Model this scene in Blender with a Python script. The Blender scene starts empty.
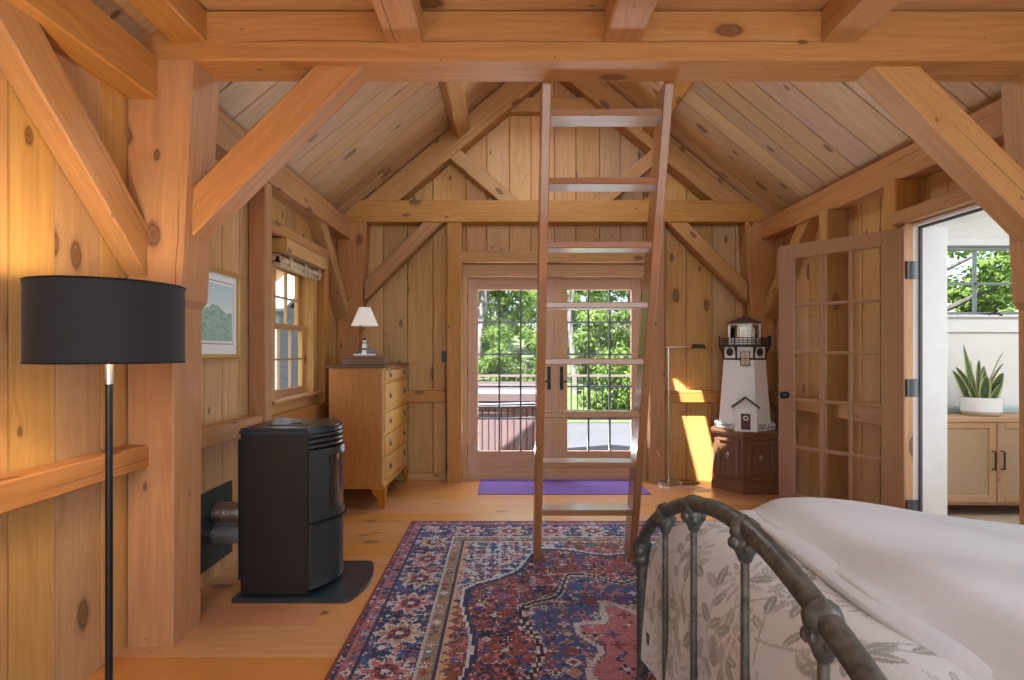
import bpy, math, random
import numpy as np
from mathutils import Vector, Matrix
R = random.Random(7)
PI = math.pi
sc = bpy.context.scene
COL = sc.collection
# ---------------------------------------------------------------- camera
cam_d = bpy.data.cameras.new('camera'); cam = bpy.data.objects.new('camera', cam_d); COL.objects.link(cam)
cam.location = (0, 0, 1.30); cam.rotation_euler = (PI/2, 0, 0)
cam_d.sensor_width = 36.0; cam_d.lens = 545/1024*36
cam_d.shift_x = 7/1024; cam_d.shift_y = 12/1024; cam_d.clip_start = .02
sc.camera = cam
# ---------------------------------------------------------------- light, exposure
sc.view_settings.view_transform = 'Standard'; sc.view_settings.look = 'None'
sc.view_settings.gamma = 1; sc.view_settings.use_curve_mapping = False
sc.view_settings.exposure = 0.0
w = bpy.data.worlds.new('sky'); sc.world = w; w.use_nodes = True
nt = w.node_tree; bg = nt.nodes['Background']
sky = nt.nodes.new('ShaderNodeTexSky'); sky.sky_type = 'NISHITA'; sky.sun_disc = False
sky.sun_elevation = math.radians(57); sky.sun_rotation = math.radians(200); sky.dust_density = 2.0
nt.links.new(sky.outputs['Color'], bg.inputs['Color']); bg.inputs['Strength'].default_value = 0.60
SUN = Vector((.248, .60, -1)).normalized()
ld = bpy.data.lights.new('sun', 'SUN'); ld.energy = 32.0; ld.angle = math.radians(.5); ld.color = (1, 1, .98)
so = bpy.data.objects.new('sun', ld); COL.objects.link(so); so.rotation_euler = SUN.to_track_quat('-Z', 'Y').to_euler(); so.location = (0, -4, 9)
def area(name, loc, target, sx, sy, power, color):
    d = bpy.data.lights.new(name, 'AREA'); d.shape = 'RECTANGLE'; d.size = sx; d.size_y = sy; d.energy = power; d.color = color
    o = bpy.data.objects.new(name, d); COL.objects.link(o); o.location = loc
    o.rotation_euler = (Vector(target)-Vector(loc)).to_track_quat('-Z', 'Y').to_euler(); return o
COOL = (.76, .89, 1)
area('rear_fill_light', (.5, -2.05, 1.5), (.5, 5, 1.3), 4.0, 2.2, 92, (.68, .85, 1))  # added soft fill from behind the camera
area('bedside_fill_light', (2.62, .75, 1.75), (0, 1.6, .6), 1.2, 1.2, 30, (.64, .82, 1))  # added cool fill over the bed; the wall has no window here
area('loft_fill_light', (.5, -2.0, 3.4), (.5, 4.8, 3.3), 1.8, .8, 95, COOL)  # added fill above the loft deck, aimed at the far bay
area('ridge_fill_light', (.5, 4.5, 4.05), (.5, 3.0, .6), 1.0, .6, 40, COOL)  # unseen fill lamp under the ridge, added to light timber back faces
area('patio_bounce_fill', (.5, 6.1, .0), (.5, 3.4, 2.9), 2.0, .6, 170, (.84, .92, 1))  # fill added low outside the doors, imitating bounce off sunlit paving
area('door_sky_fill', (.5, 6.9, 2.9), (.5, 4.6, .2), 2.4, 1.2, 260, (.82, .92, 1))  # extra lamp outside above the doors, boosting the daylight coming in
area('next_room_side_fill', (3.75, 2.95, 1.5), (0, 3.0, 1.5), 1.1, 1.7, 22, (.84, .93, 1))  # added fill shining through the opening; no window is built behind it
area('next_room_fill', (4.6, 3.0, 2.5), (4.6, 3.6, 0), 1.6, 1.2, 46, (.95, .97, 1))  # added overhead fill for the white room, no fixture modelled
# ---------------------------------------------------------------- materials
MATS = {}
def _new(name):
    m = bpy.data.materials.new(name); m.use_nodes = True; t = m.node_tree; t.nodes.clear()
    out = t.nodes.new('ShaderNodeOutputMaterial'); MATS[name] = m
    return m, t, out
class NT:
    def __init__(s, t): s.t = t
    def n(s, typ, **kw):
        x = s.t.nodes.new(typ)
        for k, v in kw.items(): setattr(x, k, v)
        return x
    def l(s, a, b): s.t.links.new(a, b)
    def m(s, op, a, b=None, c=None, clamp=False):
        x = s.n('ShaderNodeMath', operation=op, use_clamp=clamp)
        for i, v in enumerate((a, b, c)):
            if v is None: continue
            if isinstance(v, (int, float)): x.inputs[i].default_value = v
            else: s.l(v, x.inputs[i])
        return x.outputs[0]
    def comb(s, x, y, z=0):
        c = s.n('ShaderNodeCombineXYZ')
        for i, v in enumerate((x, y, z)):
            if isinstance(v, (int, float)): c.inputs[i].default_value = v
            else: s.l(v, c.inputs[i])
        return c.outputs[0]
    def ramp(s, f, stops, interp='LINEAR'):
        r = s.n('ShaderNodeValToRGB'); r.color_ramp.interpolation = interp
        e = r.color_ramp.elements
        while len(e) < len(stops): e.new(.5)
        for i, (p, c) in enumerate(stops):
            e[i].position = p; e[i].color = (c, c, c, 1) if isinstance(c, (int, float)) else (*c, 1)
        s.l(f, r.inputs[0]); return r.outputs[0]
    def mix(s, f, a, b, mode='MIX'):
        x = s.n('ShaderNodeMix', data_type='RGBA', blend_type=mode)
        for i, v in ((0, f), (6, a), (7, b)):
            if isinstance(v, (int, float)): x.inputs[i].default_value = v
            elif isinstance(v, tuple): x.inputs[i].default_value = (*v, 1)
            else: s.l(v, x.inputs[i])
        return x.outputs[2]
    def noise(s, vec, scale=1, detail=3, rough=.55, dist=0):
        x = s.n('ShaderNodeTexNoise'); x.inputs['Scale'].default_value = scale; x.inputs['Detail'].default_value = detail
        x.inputs['Roughness'].default_value = rough; x.inputs['Distortion'].default_value = dist
        s.l(vec, x.inputs['Vector']); return x.outputs[0]
def wood(name, light, dark, knot=(.10, .035, .015), rough=.5, coat=0.0, coat_rough=.15, knots=1.0, tone=.28, grain=1.0, spec=.4, coat_ior=1.5, checks=0):
    m, t, out = _new(name); N = NT(t)
    uv = N.n('ShaderNodeUVMap'); sp = N.n('ShaderNodeSeparateXYZ'); N.l(uv.outputs[0], sp.inputs[0]); u, v = sp.outputs[0], sp.outputs[1]
    at = N.n('ShaderNodeAttribute', attribute_name='tone'); tn = at.outputs['Fac']
    vo = N.n('ShaderNodeTexVoronoi', voronoi_dimensions='2D', feature='F1'); vo.inputs['Scale'].default_value = 1
    N.l(N.comb(N.m('MULTIPLY', u, 2.1), N.m('MULTIPLY', v, 4.4)), vo.inputs['Vector'])
    sc_ = N.n('ShaderNodeSeparateColor'); N.l(vo.outputs['Color'], sc_.inputs[0])
    rad = N.m('MULTIPLY_ADD', N.m('POWER', sc_.outputs[0], 2.9), .15*knots, .004)
    wob = N.noise(N.comb(N.m('MULTIPLY', u, 30), N.m('MULTIPLY', v, 30)), 1, 2)
    dd = N.m('MULTIPLY_ADD', N.m('SUBTRACT', wob, .5), .05, vo.outputs['Distance'])
    q = N.m('DIVIDE', dd, rad)
    kf = N.ramp(N.m('MULTIPLY', q, .5), [(0, .9), (.33, .7), (.42, 1.0), (.5, .7), (.62, .2), (.9, 0)])
    halo = N.ramp(q, [(0, 1), (.4, .7), (1, 0)]) if False else N.m('POWER', 2.718, N.m('MULTIPLY', N.m('MULTIPLY', vo.outputs['Distance'], vo.outputs['Distance']), -40))
    side = N.m('SUBTRACT', sc_.outputs[1], .5)
    v2 = N.m('ADD', v, N.m('MULTIPLY', N.m('MULTIPLY', halo, side), .09))
    g1 = N.noise(N.comb(N.m('MULTIPLY', u, 1.6), N.m('MULTIPLY', v2, 46), N.m('MULTIPLY', tn, 40)), 1, 5, .65)
    lo = N.noise(N.comb(N.m('MULTIPLY', u, .7), N.m('MULTIPLY', v2, 6.5), N.m('MULTIPLY', tn, 33)), 1, 2, .5)
    ring = N.m('MULTIPLY_ADD', N.m('SINE', N.m('MULTIPLY', lo, 62)), .5, .5)
    big = N.noise(N.comb(N.m('MULTIPLY', u, .9), N.m('MULTIPLY', v, 2.6), tn), 1, 2, .5)
    f = N.m('ADD', N.m('ADD', N.m('MULTIPLY', g1, .62), N.m('MULTIPLY', ring, .09*grain)), N.m('MULTIPLY', big, .34))
    base = N.ramp(f, [(.28, dark), (.55, tuple((a*.45+b*.55) for a, b in zip(dark, light))), (.78, light)])
    c = N.mix(N.m('MULTIPLY', kf, .9, clamp=True), base, knot)
    if checks:
        wv = N.noise(N.comb(N.m('MULTIPLY', u, 1.3), N.m('MULTIPLY', tn, 91)), 1, 3, .6)
        pp = N.m('ADD', N.m('MULTIPLY_ADD', v, 4.6, N.m('MULTIPLY', wv, .22)), N.m('MULTIPLY', tn, 17))
        ln = N.ramp(N.m('ABSOLUTE', N.m('SUBTRACT', N.m('FRACT', pp), .5)), [(.006, 1), (.013, 0)])
        mk = N.noise(N.comb(N.m('MULTIPLY', u, .8), N.m('MULTIPLY', N.m('FLOOR', pp), 7.7), N.m('MULTIPLY_ADD', tn, 57, 9)), 1, 1, .3)
        c = N.mix(N.m('MULTIPLY', ln, N.ramp(mk, [(.50, 0), (.57, checks)])), c, (.09, .032, .014))
    hs = N.n('ShaderNodeHueSaturation'); N.l(c, hs.inputs['Color'])
    N.l(N.m('MULTIPLY_ADD', tn, tone, 1-tone*.5), hs.inputs['Value'])
    tw = N.n('ShaderNodeSeparateColor')
    N.l(N.m('MULTIPLY_ADD', N.m('FRACT', N.m('MULTIPLY', tn, 7.3)), .014, .493), hs.inputs['Hue'])
    N.l(N.m('MULTIPLY_ADD', N.m('FRACT', N.m('MULTIPLY', tn, 3.7)), .18, .94), hs.inputs['Saturation'])
    b = N.n('ShaderNodeBsdfPrincipled'); N.l(hs.outputs[0], b.inputs['Base Color'])
    b.inputs['Roughness'].default_value = rough; b.inputs['Specular IOR Level'].default_value = spec
    b.inputs['Coat Weight'].default_value = coat; b.inputs['Coat Roughness'].default_value = coat_rough; b.inputs['Coat IOR'].default_value = coat_ior
    bp = N.n('ShaderNodeBump'); bp.inputs['Strength'].default_value = .12; bp.inputs['Distance'].default_value = .004
    N.l(f, bp.inputs['Height']); N.l(bp.outputs[0], b.inputs['Normal'])
    N.l(b.outputs[0], out.inputs[0]); return m
def plain(name, col, rough=.5, metal=0, spec=.5, coat=0, noise=0, nscale=8, emit=None, es=0, bump=0, sheen=0):
    m, t, out = _new(name); N = NT(t); b = N.n('ShaderNodeBsdfPrincipled')
    b.inputs['Base Color'].default_value = (*col, 1); b.inputs['Roughness'].default_value = rough; b.inputs['Metallic'].default_value = metal
    b.inputs['Specular IOR Level'].default_value = spec; b.inputs['Coat Weight'].default_value = coat; b.inputs['Sheen Weight'].default_value = sheen
    tc = N.n('ShaderNodeTexCoord')
    nz = N.noise(tc.outputs['Object'], nscale, 4)
    if noise:
        lo = tuple(x*(1-noise) for x in col); hi = tuple(min(1, x*(1+noise)) for x in col)
        N.l(N.ramp(nz, [(.3, lo), (.7, hi)]), b.inputs['Base Color'])
    else:
        N.l(N.ramp(nz, [(.3, tuple(x*.97 for x in col)), (.7, tuple(min(1, x*1.03) for x in col))]), b.inputs['Base Color'])
    if bump:
        bp = N.n('ShaderNodeBump'); bp.inputs['Strength'].default_value = bump; bp.inputs['Distance'].default_value = .01
        N.l(nz, bp.inputs['Height']); N.l(bp.outputs[0], b.inputs['Normal'])
    if emit: b.inputs['Emission Color'].default_value = (*emit, 1); b.inputs['Emission Strength'].default_value = es
    N.l(b.outputs[0], out.inputs[0]); return m
def glass(name, tint=(1, 1, 1), refl=1.0, rough=.0):
    m, t, out = _new(name); N = NT(t)
    tr = N.n('ShaderNodeBsdfTransparent'); tr.inputs[0].default_value = (*tint, 1)
    gl = N.n('ShaderNodeBsdfGlossy'); gl.inputs['Roughness'].default_value = rough
    fr = N.n('ShaderNodeFresnel'); fr.inputs[0].default_value = 1.5
    mx = N.n('ShaderNodeMixShader'); N.l(N.m('MULTIPLY', fr.outputs[0], refl, clamp=True), mx.inputs[0]); N.l(tr.outputs[0], mx.inputs[1]); N.l(gl.outputs[0], mx.inputs[2])
    N.l(mx.outputs[0], out.inputs[0]); return m
def attr_mat(name, attr='pattern', rough=.9, sheen=.2, bump=.3, bscale=220, spec=.2):
    m, t, out = _new(name); N = NT(t); b = N.n('ShaderNodeBsdfPrincipled')
    a = N.n('ShaderNodeAttribute', attribute_name=attr); tc = N.n('ShaderNodeTexCoord')
    nz = N.noise(tc.outputs['Object'], bscale, 2)
    N.l(N.mix(.35, a.outputs['Color'], N.ramp(nz, [(.3, .55), (.7, 1.0)]), 'MULTIPLY'), b.inputs['Base Color'])
    b.inputs['Roughness'].default_value = rough; b.inputs['Sheen Weight'].default_value = sheen; b.inputs['Specular IOR Level'].default_value = spec
    bp = N.n('ShaderNodeBump'); bp.inputs['Strength'].default_value = bump; bp.inputs['Distance'].default_value = .003
    N.l(nz, bp.inputs['Height']); N.l(bp.outputs[0], b.inputs['Normal']); N.l(b.outputs[0], out.inputs[0]); return m
def leaf_mat(name, lo, hi, trans=.45):
    m, t, out = _new(name); N = NT(t); a = N.n('ShaderNodeAttribute', attribute_name='tone')
    c = N.ramp(a.outputs['Fac'], [(0, lo), (1, hi)])
    d = N.n('ShaderNodeBsdfDiffuse'); tl = N.n('ShaderNodeBsdfTranslucent'); N.l(c, d.inputs[0]); N.l(c, tl.inputs[0])
    mx = N.n('ShaderNodeMixShader'); mx.inputs[0].default_value = trans; N.l(d.outputs[0], mx.inputs[1]); N.l(tl.outputs[0], mx.inputs[2])
    N.l(mx.outputs[0], out.inputs[0]); return m
PINE_L, PINE_D = (.63, .375, .172), (.42, .213, .086)
M_board = wood('pine_boards', PINE_L, PINE_D, tone=.30)
M_timber = wood('pine_timber', (.52, .275, .105), (.36, .155, .050), knots=.8, tone=.16, rough=.55, checks=.8)
M_ceil = wood('pine_ceiling', (.60, .40, .235), (.42, .25, .13), tone=.24, rough=.5)
M_floor = wood('pine_floor', (.54, .255, .105), (.41, .168, .064), rough=.32, coat=.4, coat_rough=.18, tone=.14, knots=.75)
M_door = wood('fir_door', (.36, .20, .12), (.29, .15, .085), knots=0, tone=.08, rough=.45)
M_fdoor = wood('patio_door_wood', (.60, .375, .235), (.46, .26, .15), knots=0, tone=.08, rough=.45)
M_ladder = wood('ladder_wood', (.37, .175, .088), (.26, .115, .055), knots=.25, tone=.1, rough=.3, coat=.5, coat_rough=.10, coat_ior=1.5)
M_chest = wood('maple_chest', (.50, .205, .052), (.37, .13, .028), knots=0, tone=.08, rough=.35, coat=.25, grain=1.6)
M_chestfront = wood('maple_drawer', (.66, .38, .14), (.52, .26, .085), knots=0, tone=.14, rough=.35, coat=.25)
M_chesttop = wood('dark_chest_top', (.17, .085, .04), (.10, .05, .025), knots=0, rough=.4)
M_walnut = wood('walnut_cabinet', (.25, .135, .078), (.14, .07, .038), knots=0, tone=.1, rough=.35, coat=.3)
M_cred = wood('credenza_oak', (.47, .28, .15), (.34, .19, .095), knots=.2, tone=.1, rough=.5)
M_cane = plain('cane_webbing', (.36, .24, .145), .8, noise=.25, nscale=120, bump=.4)
M_dark = plain('dark_cavity', (.03, .018, .012), .8)
M_white = plain('white_paint', (.80, .80, .79), .55)
M_wallwhite = plain('next_room_wall_paint', (.80, .79, .765), .7)
M_sage = plain('sage_grey_frame', (.22, .26, .24), .45)
M_grey = plain('grey_weatherstrip', (.09, .095, .10), .5)
M_steel = plain('brushed_hinge_steel', (.10, .105, .11), .45, metal=.4)
M_black = plain('black_metal', (.012, .012, .013), .38, metal=.3)
M_shade = plain('black_shade_fabric', (.014, .015, .018), .8, sheen=.08, noise=.1, nscale=60)
M_shadein = plain('shade_lining', (.85, .72, .5), .7)
M_stove = plain('stove_black_enamel', (.009, .0075, .007), .4, spec=.5)
M_stove2 = plain('stove_charcoal_front', (.045, .048, .05), .33, metal=.5)
M_stovepad = plain('stove_pad_enamel', (.016, .026, .036), .28, spec=.6)
M_foil = plain('crinkled_foil', (.55, .50, .46), .3, metal=1, noise=.25, nscale=60, bump=.8)
M_pipe = plain('galvanised_pipe', (.42, .43, .44), .45, metal=.8)
M_copper = plain('copper_pipe', (.55, .25, .13), .35, metal=1)
M_greenpl = plain('dark_green_board', (.012, .028, .024), .5)
M_nickel = plain('satin_nickel', (.62, .60, .56), .28, metal=1)
M_iron = plain('patinated_iron', (.105, .108, .097), .42, metal=.45, noise=.45, nscale=35, bump=.25)
M_glass = glass('window_glass', (1, 1, 1), .22)
M_glassd = glass('door_glass', (.96, .96, .95), 2.0)
M_lampglass = glass('lantern_glass', (.93, .82, .62), 1.5)
M_gold = plain('gold_leaf_frame', (.62, .42, .13), .35, metal=.75)
M_mat = plain('white_mount_board', (.78, .80, .80), .8)
M_mauve = plain('purple_yoga_mat', (.115, .05, .20), .9, noise=.10, nscale=90, bump=.2)
M_lamp = plain('white_lampshade', (.86, .84, .80), .8, emit=(1, .93, .84), es=.12)
M_lhwhite = plain('lighthouse_white', (.82, .81, .80), .6)
M_lhblack = plain('lighthouse_black_trim', (.03, .028, .028), .5)
M_lhroof = plain('lighthouse_brown_roof', (.085, .042, .028), .6)
M_lhred = plain('lighthouse_red_door', (.10, .022, .026), .5)
M_stone = plain('pebble_stone', (.55, .52, .48), .8, noise=.55, nscale=26)
M_pot = plain('white_ceramic', (.84, .84, .84), .3)
M_potband = plain('sand_ceramic_band', (.60, .52, .43), .6)
M_soil = plain('potting_soil', (.03, .02, .014), .95)
M_blanket = plain('cream_blanket_cloth', (.62, .65, .665), .95, sheen=.15, noise=.05, nscale=5, bump=.08)
M_mattress = plain('mattress_cloth', (.75, .74, .72), .9)
M_blue = plain('blue_grey_cloth', (.40, .50, .52), .8)
M_paper = plain('white_paper', (.82, .83, .82), .7)
M_tub = plain('mauve_tub_slats', (.105, .068, .070), .6, noise=.08)
M_tubcover = plain('mauve_vinyl_cover', (.066, .046, .047), .5)
M_tubdark = plain('tub_dark_panel', (.07, .065, .08), .4)
M_rose = plain('rose_plastic', (.15, .075, .072), .5)
M_deckst = plain('pale_concrete_patio', (.062, .063, .070), .8, noise=.08, nscale=3)
M_lawn = plain('lawn_grass', (.07, .095, .03), .95, noise=.35, nscale=6)
M_bank = plain('woodland_floor', (.06, .095, .03), .95, noise=.4, nscale=2)
M_railwood = plain('cedar_rail', (.10, .078, .058), .6, noise=.1)
M_clap = plain('white_clapboard', (.17, .18, .19), .7)
M_slate = plain('slate_roof', (.16, .17, .18), .7)
M_leaf = leaf_mat('tree_leaves', (.07, .125, .028), (.22, .31, .085), .55)
M_leaf2 = leaf_mat('fir_needles', (.022, .055, .02), (.10, .175, .055))
M_bark = plain('grey_bark', (.075, .065, .055), .9, noise=.4, nscale=6)
M_birch = plain('pale_bark', (.13, .122, .11), .85, noise=.35, nscale=5)
def snake_mat():
    m, t, out = _new('snake_plant_leaf'); N = NT(t); uv = N.n('ShaderNodeUVMap'); sp = N.n('ShaderNodeSeparateXYZ'); N.l(uv.outputs[0], sp.inputs[0])
    e = N.m('ABSOLUTE', N.m('SUBTRACT', sp.outputs[1], .5))
    nz = N.noise(N.comb(N.m('MULTIPLY', sp.outputs[0], 26), N.m('MULTIPLY', sp.outputs[1], 3)), 1, 3)
    g = N.ramp(nz, [(.38, (.035, .085, .03)), (.62, (.12, .20, .085))])
    c = N.mix(N.ramp(e, [(.30, 0), (.36, 1)]), g, (.56, .55, .22))
    b = N.n('ShaderNodeBsdfPrincipled'); N.l(c, b.inputs['Base Color']); b.inputs['Roughness'].default_value = .4
    N.l(b.outputs[0], out.inputs[0]); return m
M_snake = snake_mat()
def print_mat():
    m, t, out = _new('seascape_print'); N = NT(t); uv = N.n('ShaderNodeUVMap'); sp = N.n('ShaderNodeSeparateXYZ'); N.l(uv.outputs[0], sp.inputs[0])
    u, v = sp.outputs[0], sp.outputs[1]
    h = N.noise(N.comb(N.m('MULTIPLY', u, 2.6), 3.2), 1, 3)
    ridge = N.m('MULTIPLY_ADD', h, .45, .34)
    land = N.m('MULTIPLY', N.m('LESS_THAN', v, ridge), 1)
    nz = N.noise(N.comb(N.m('MULTIPLY', u, 9), N.m('MULTIPLY', v, 14)), 1, 4)
    green = N.ramp(nz, [(.3, (.22, .42, .36)), (.7, (.42, .60, .53))])
    skyc = N.ramp(v, [(.5, (.74, .84, .86)), (1, (.50, .72, .80))])
    c = N.mix(land, skyc, green)
    b = N.n('ShaderNodeBsdfPrincipled'); N.l(c, b.inputs['Base Color']); b.inputs['Roughness'].default_value = .25
    N.l(b.outputs[0], out.inputs[0]); return m
M_print = print_mat()
# ---------------------------------------------------------------- mesh builder
class MB:
    def __init__(s): s.v = []; s.f = []; s.uv = []; s.tone = []; s.sm = []
    def face(s, idx, uv=None, tone=.5, sm=False):
        s.f.append(tuple(idx)); s.uv.append(uv or [(0, 0)]*len(idx)); s.tone.append(tone); s.sm.append(sm)
    def poly(s, pts, uv=None, tone=.5):
        b = len(s.v); s.v += [tuple(p) for p in pts]; s.face(range(b, b+len(pts)), uv, tone)
    def beam(s, p0, p1, w, h, up=(0, 0, 1), ch=.006, tone=None, cut0=None, cut1=None):
        """timber from p0 to p1 (centre line), w across, h along up; cut0/cut1 = (point, normal) planes its ends are sawn to"""
        p0, p1, up = Vector(p0), Vector(p1), Vector(up); d = (p1-p0).normalized()
        sd = d.cross(up).normalized(); up = sd.cross(d).normalized()
        a, b = w/2, h/2; c = min(ch, a*.6, b*.6)
        prof = [(-a+c, -b), (a-c, -b), (a, -b+c), (a, b-c), (a-c, b), (-a+c, b), (-a, b-c), (-a, -b+c)]
        if tone is None: tone = R.random()
        uo, vo = R.uniform(0, 50), R.uniform(0, 50); L = (p1-p0).length
        k = len(s.v); ends = []
        for end, cut in ((p0, cut0), (p1, cut1)):
            for (x, y) in prof:
                q = end+sd*x+up*y
                if cut:
                    cp, cn = Vector(cut[0]), Vector(cut[1]); q = q+d*((cp-q).dot(cn)/d.dot(cn))
                s.v.append(tuple(q)); ends.append((q-p0).dot(d))
        per = [0]
        for i in range(8):
            x0, y0 = prof[i]; x1, y1 = prof[(i+1) % 8]; per.append(per[-1]+math.hypot(x1-x0, y1-y0))
        for i in range(8):
            j = (i+1) % 8
            s.face((k+i, k+j, k+8+j, k+8+i), [(ends[i]+uo, per[i]+vo), (ends[j]+uo, per[i+1]+vo), (ends[8+j]+uo, per[i+1]+vo), (ends[8+i]+uo, per[i]+vo)], tone)
        s.face([k+i for i in range(7, -1, -1)], [(prof[i][1]+uo, prof[i][0]+vo) for i in range(7, -1, -1)], tone*.7)
        s.face([k+8+i for i in range(8)], [(prof[i][1]+uo, prof[i][0]+vo) for i in range(8)], tone*.7)
        return s
    def box(s, x0, x1, y0, y1, z0, z1, ch=.003, tone=None):
        dx, dy, dz = x1-x0, y1-y0, z1-z0; cx, cy, cz = (x0+x1)/2, (y0+y1)/2, (z0+z1)/2
        if dx >= dy and dx >= dz: return s.beam((x0, cy, cz), (x1, cy, cz), dy, dz, (0, 0, 1), ch, tone)
        if dy >= dz: return s.beam((cx, y0, cz), (cx, y1, cz), dx, dz, (0, 0, 1), ch, tone)
        return s.beam((cx, cy, z0), (cx, cy, z1), dx, dy, (0, 1, 0), ch, tone)
    def board(s, pts, O, A, L, Nn, th=.02, ch=.0055, tone=None):
        """flat board: pts (a,l) = a0,l  a1,l  a1,l'  a0,l' on the plane O + a*A + l*L, facing N, bevelled long edges"""
        O, A, L, Nn = Vector(O), Vector(A), Vector(L), Vector(Nn)
        if tone is None: tone = R.random()
        uo, vo = R.uniform(0, 50), R.uniform(0, 50)
        (a0, l0), (a1, l1), (a2, l2), (a3, l3) = pts
        P = lambda a, l, n: O+A*a+L*l+Nn*n
        k = len(s.v)
        rows = []
        for (aa, la, ab, lb) in ((a0, l0, a3, l3), (a0+ch, l0+(l1-l0)*ch/max(a1-a0, 1e-6), a3+ch, l3+(l2-l3)*ch/max(a1-a0, 1e-6)),
                                 (a1-ch, l1-(l1-l0)*ch/max(a1-a0, 1e-6), a2-ch, l2-(l2-l3)*ch/max(a1-a0, 1e-6)), (a1, l1, a2, l2)):
            rows.append((aa, la, ab, lb))
        ns = (-ch*3, 0, 0, -ch*3)
        for (aa, la, ab, lb), n in zip(rows, ns):
            s.v += [tuple(P(aa, la, n)), tuple(P(ab, lb, n))]
        (aa, la, ab, lb) = rows[0]; s.v += [tuple(P(aa, la, -th)), tuple(P(ab, lb, -th))]
        (aa, la, ab, lb) = rows[3]; s.v += [tuple(P(aa, la, -th)), tuple(P(ab, lb, -th))]
        U = [(l+uo, a+vo) for (a, l, _, _) in rows]; U2 = [(l+uo, a+vo) for (_, _, a, l) in rows]
        flip = A.cross(L).dot(Nn) < 0
        def q(i, j):
            idx = [k+2*i, k+2*j, k+2*j+1, k+2*i+1]; ui, uj = min(i, 3), min(j, 3)
            uv = [U[ui % 4], U[uj % 4], U2[uj % 4], U2[ui % 4]]
            if flip: idx.reverse(); uv.reverse()
            s.face(idx, uv, tone)
        q(0, 1); q(1, 2); q(2, 3)
        q(3, 5); q(5, 4); q(4, 0)
        for o in (0, 1):
            idx = [k+o, k+8+o, k+10+o, k+6+o, k+4+o, k+2+o]; s.face(idx if (o == 0) != flip else idx[::-1], [(uo, vo)]*6, tone*.6)
        return s
    def lathe(s, prof, segs=32, c=(0, 0, 0), axis=(0, 0, 1), sm=True, ph=0, tone=.5, cap=True):
        c = Vector(c); ax = Vector(axis).normalized(); e1 = ax.orthogonal().normalized()
        if abs(ax.z) > .9: e1 = Vector((1, 0, 0))
        e2 = ax.cross(e1); k = len(s.v); n = len(prof)
        for (r, z) in prof:
            for i in range(segs):
                t = 2*PI*i/segs+ph; s.v.append(tuple(c+ax*z+e1*(r*math.cos(t))+e2*(r*math.sin(t))))
        for a in range(n-1):
            for i in range(segs):
                j = (i+1) % segs; s.face((k+a*segs+i, k+a*segs+j, k+(a+1)*segs+j, k+(a+1)*segs+i), None, tone, sm)
        if cap:
            s.face([k+i for i in range(segs-1, -1, -1)], None, tone); s.face([k+(n-1)*segs+i for i in range(segs)], None, tone)
        return s
    def tube(s, pts, r, segs=12, cap=True, tone=.5):
        pts = [Vector(p) for p in pts]; n = len(pts); rr = r if isinstance(r, (list, tuple)) else [r]*n
        k = len(s.v); prev = None
        for i, p in enumerate(pts):
            d = (pts[min(i+1, n-1)]-pts[max(i-1, 0)]).normalized()
            e = (prev-d*prev.dot(d)) if prev is not None else d.orthogonal()
            e.normalize(); prev = e; f = d.cross(e)
            for j in range(segs):
                t = 2*PI*j/segs; s.v.append(tuple(p+e*(rr[i]*math.cos(t))+f*(rr[i]*math.sin(t))))
        for i in range(n-1):
            for j in range(segs):
                j2 = (j+1) % segs; s.face((k+i*segs+j, k+i*segs+j2, k+(i+1)*segs+j2, k+(i+1)*segs+j), None, tone, True)
        if cap: s.face([k+j for j in range(segs-1, -1, -1)], None, tone); s.face([k+(n-1)*segs+j for j in range(segs)], None, tone)
        return s
    def prism(s, pts, z0, z1, ch=0, tone=.5, sm=False):
        """upright prism over the (x,y) outline pts, counter-clockwise"""
        n = len(pts); k = len(s.v); uo = R.uniform(0, 40)
        s.v += [(x, y, z0) for x, y in pts]+[(x, y, z1) for x, y in pts]; per = 0
        for i in range(n):
            j = (i+1) % n; L = math.dist(pts[i], pts[j])
            s.face((k+i, k+j, k+n+j, k+n+i), [(z0+uo, per), (z0+uo, per+L), (z1+uo, per+L), (z1+uo, per)], tone, sm); per += L
        s.face([k+i for i in range(n-1, -1, -1)], [(pts[i][0]+uo, pts[i][1]) for i in range(n-1, -1, -1)], tone)
        s.face([k+n+i for i in range(n)], [(p[0]+uo, p[1]) for p in pts], tone); return s
    def blob(s, c, r, seed=0, amp=.25, segs=10, tone=.5):
        rr = random.Random(seed); k = len(s.v); c = Vector(c); rx, ry, rz = r if isinstance(r, tuple) else (r, r, r); n = segs//2+1
        ph = [rr.uniform(0, 6) for _ in range(4)]
        for i in range(n+1):
            th = PI*i/n
            for j in range(segs):
                f = 2*PI*j/segs; d = 1+amp*math.sin(3*f+ph[0]+2*th)*math.sin(th*3+ph[1])+amp*.5*math.sin(5*f+ph[2])*math.sin(th*2)
                s.v.append((c.x+rx*d*math.sin(th)*math.cos(f), c.y+ry*d*math.sin(th)*math.sin(f), c.z+rz*d*math.cos(th)))
        for i in range(n):
            for j in range(segs):
                j2 = (j+1) % segs; s.face((k+i*segs+j, k+(i+1)*segs+j, k+(i+1)*segs+j2, k+i*segs+j2), None, tone, True)
        return s
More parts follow.
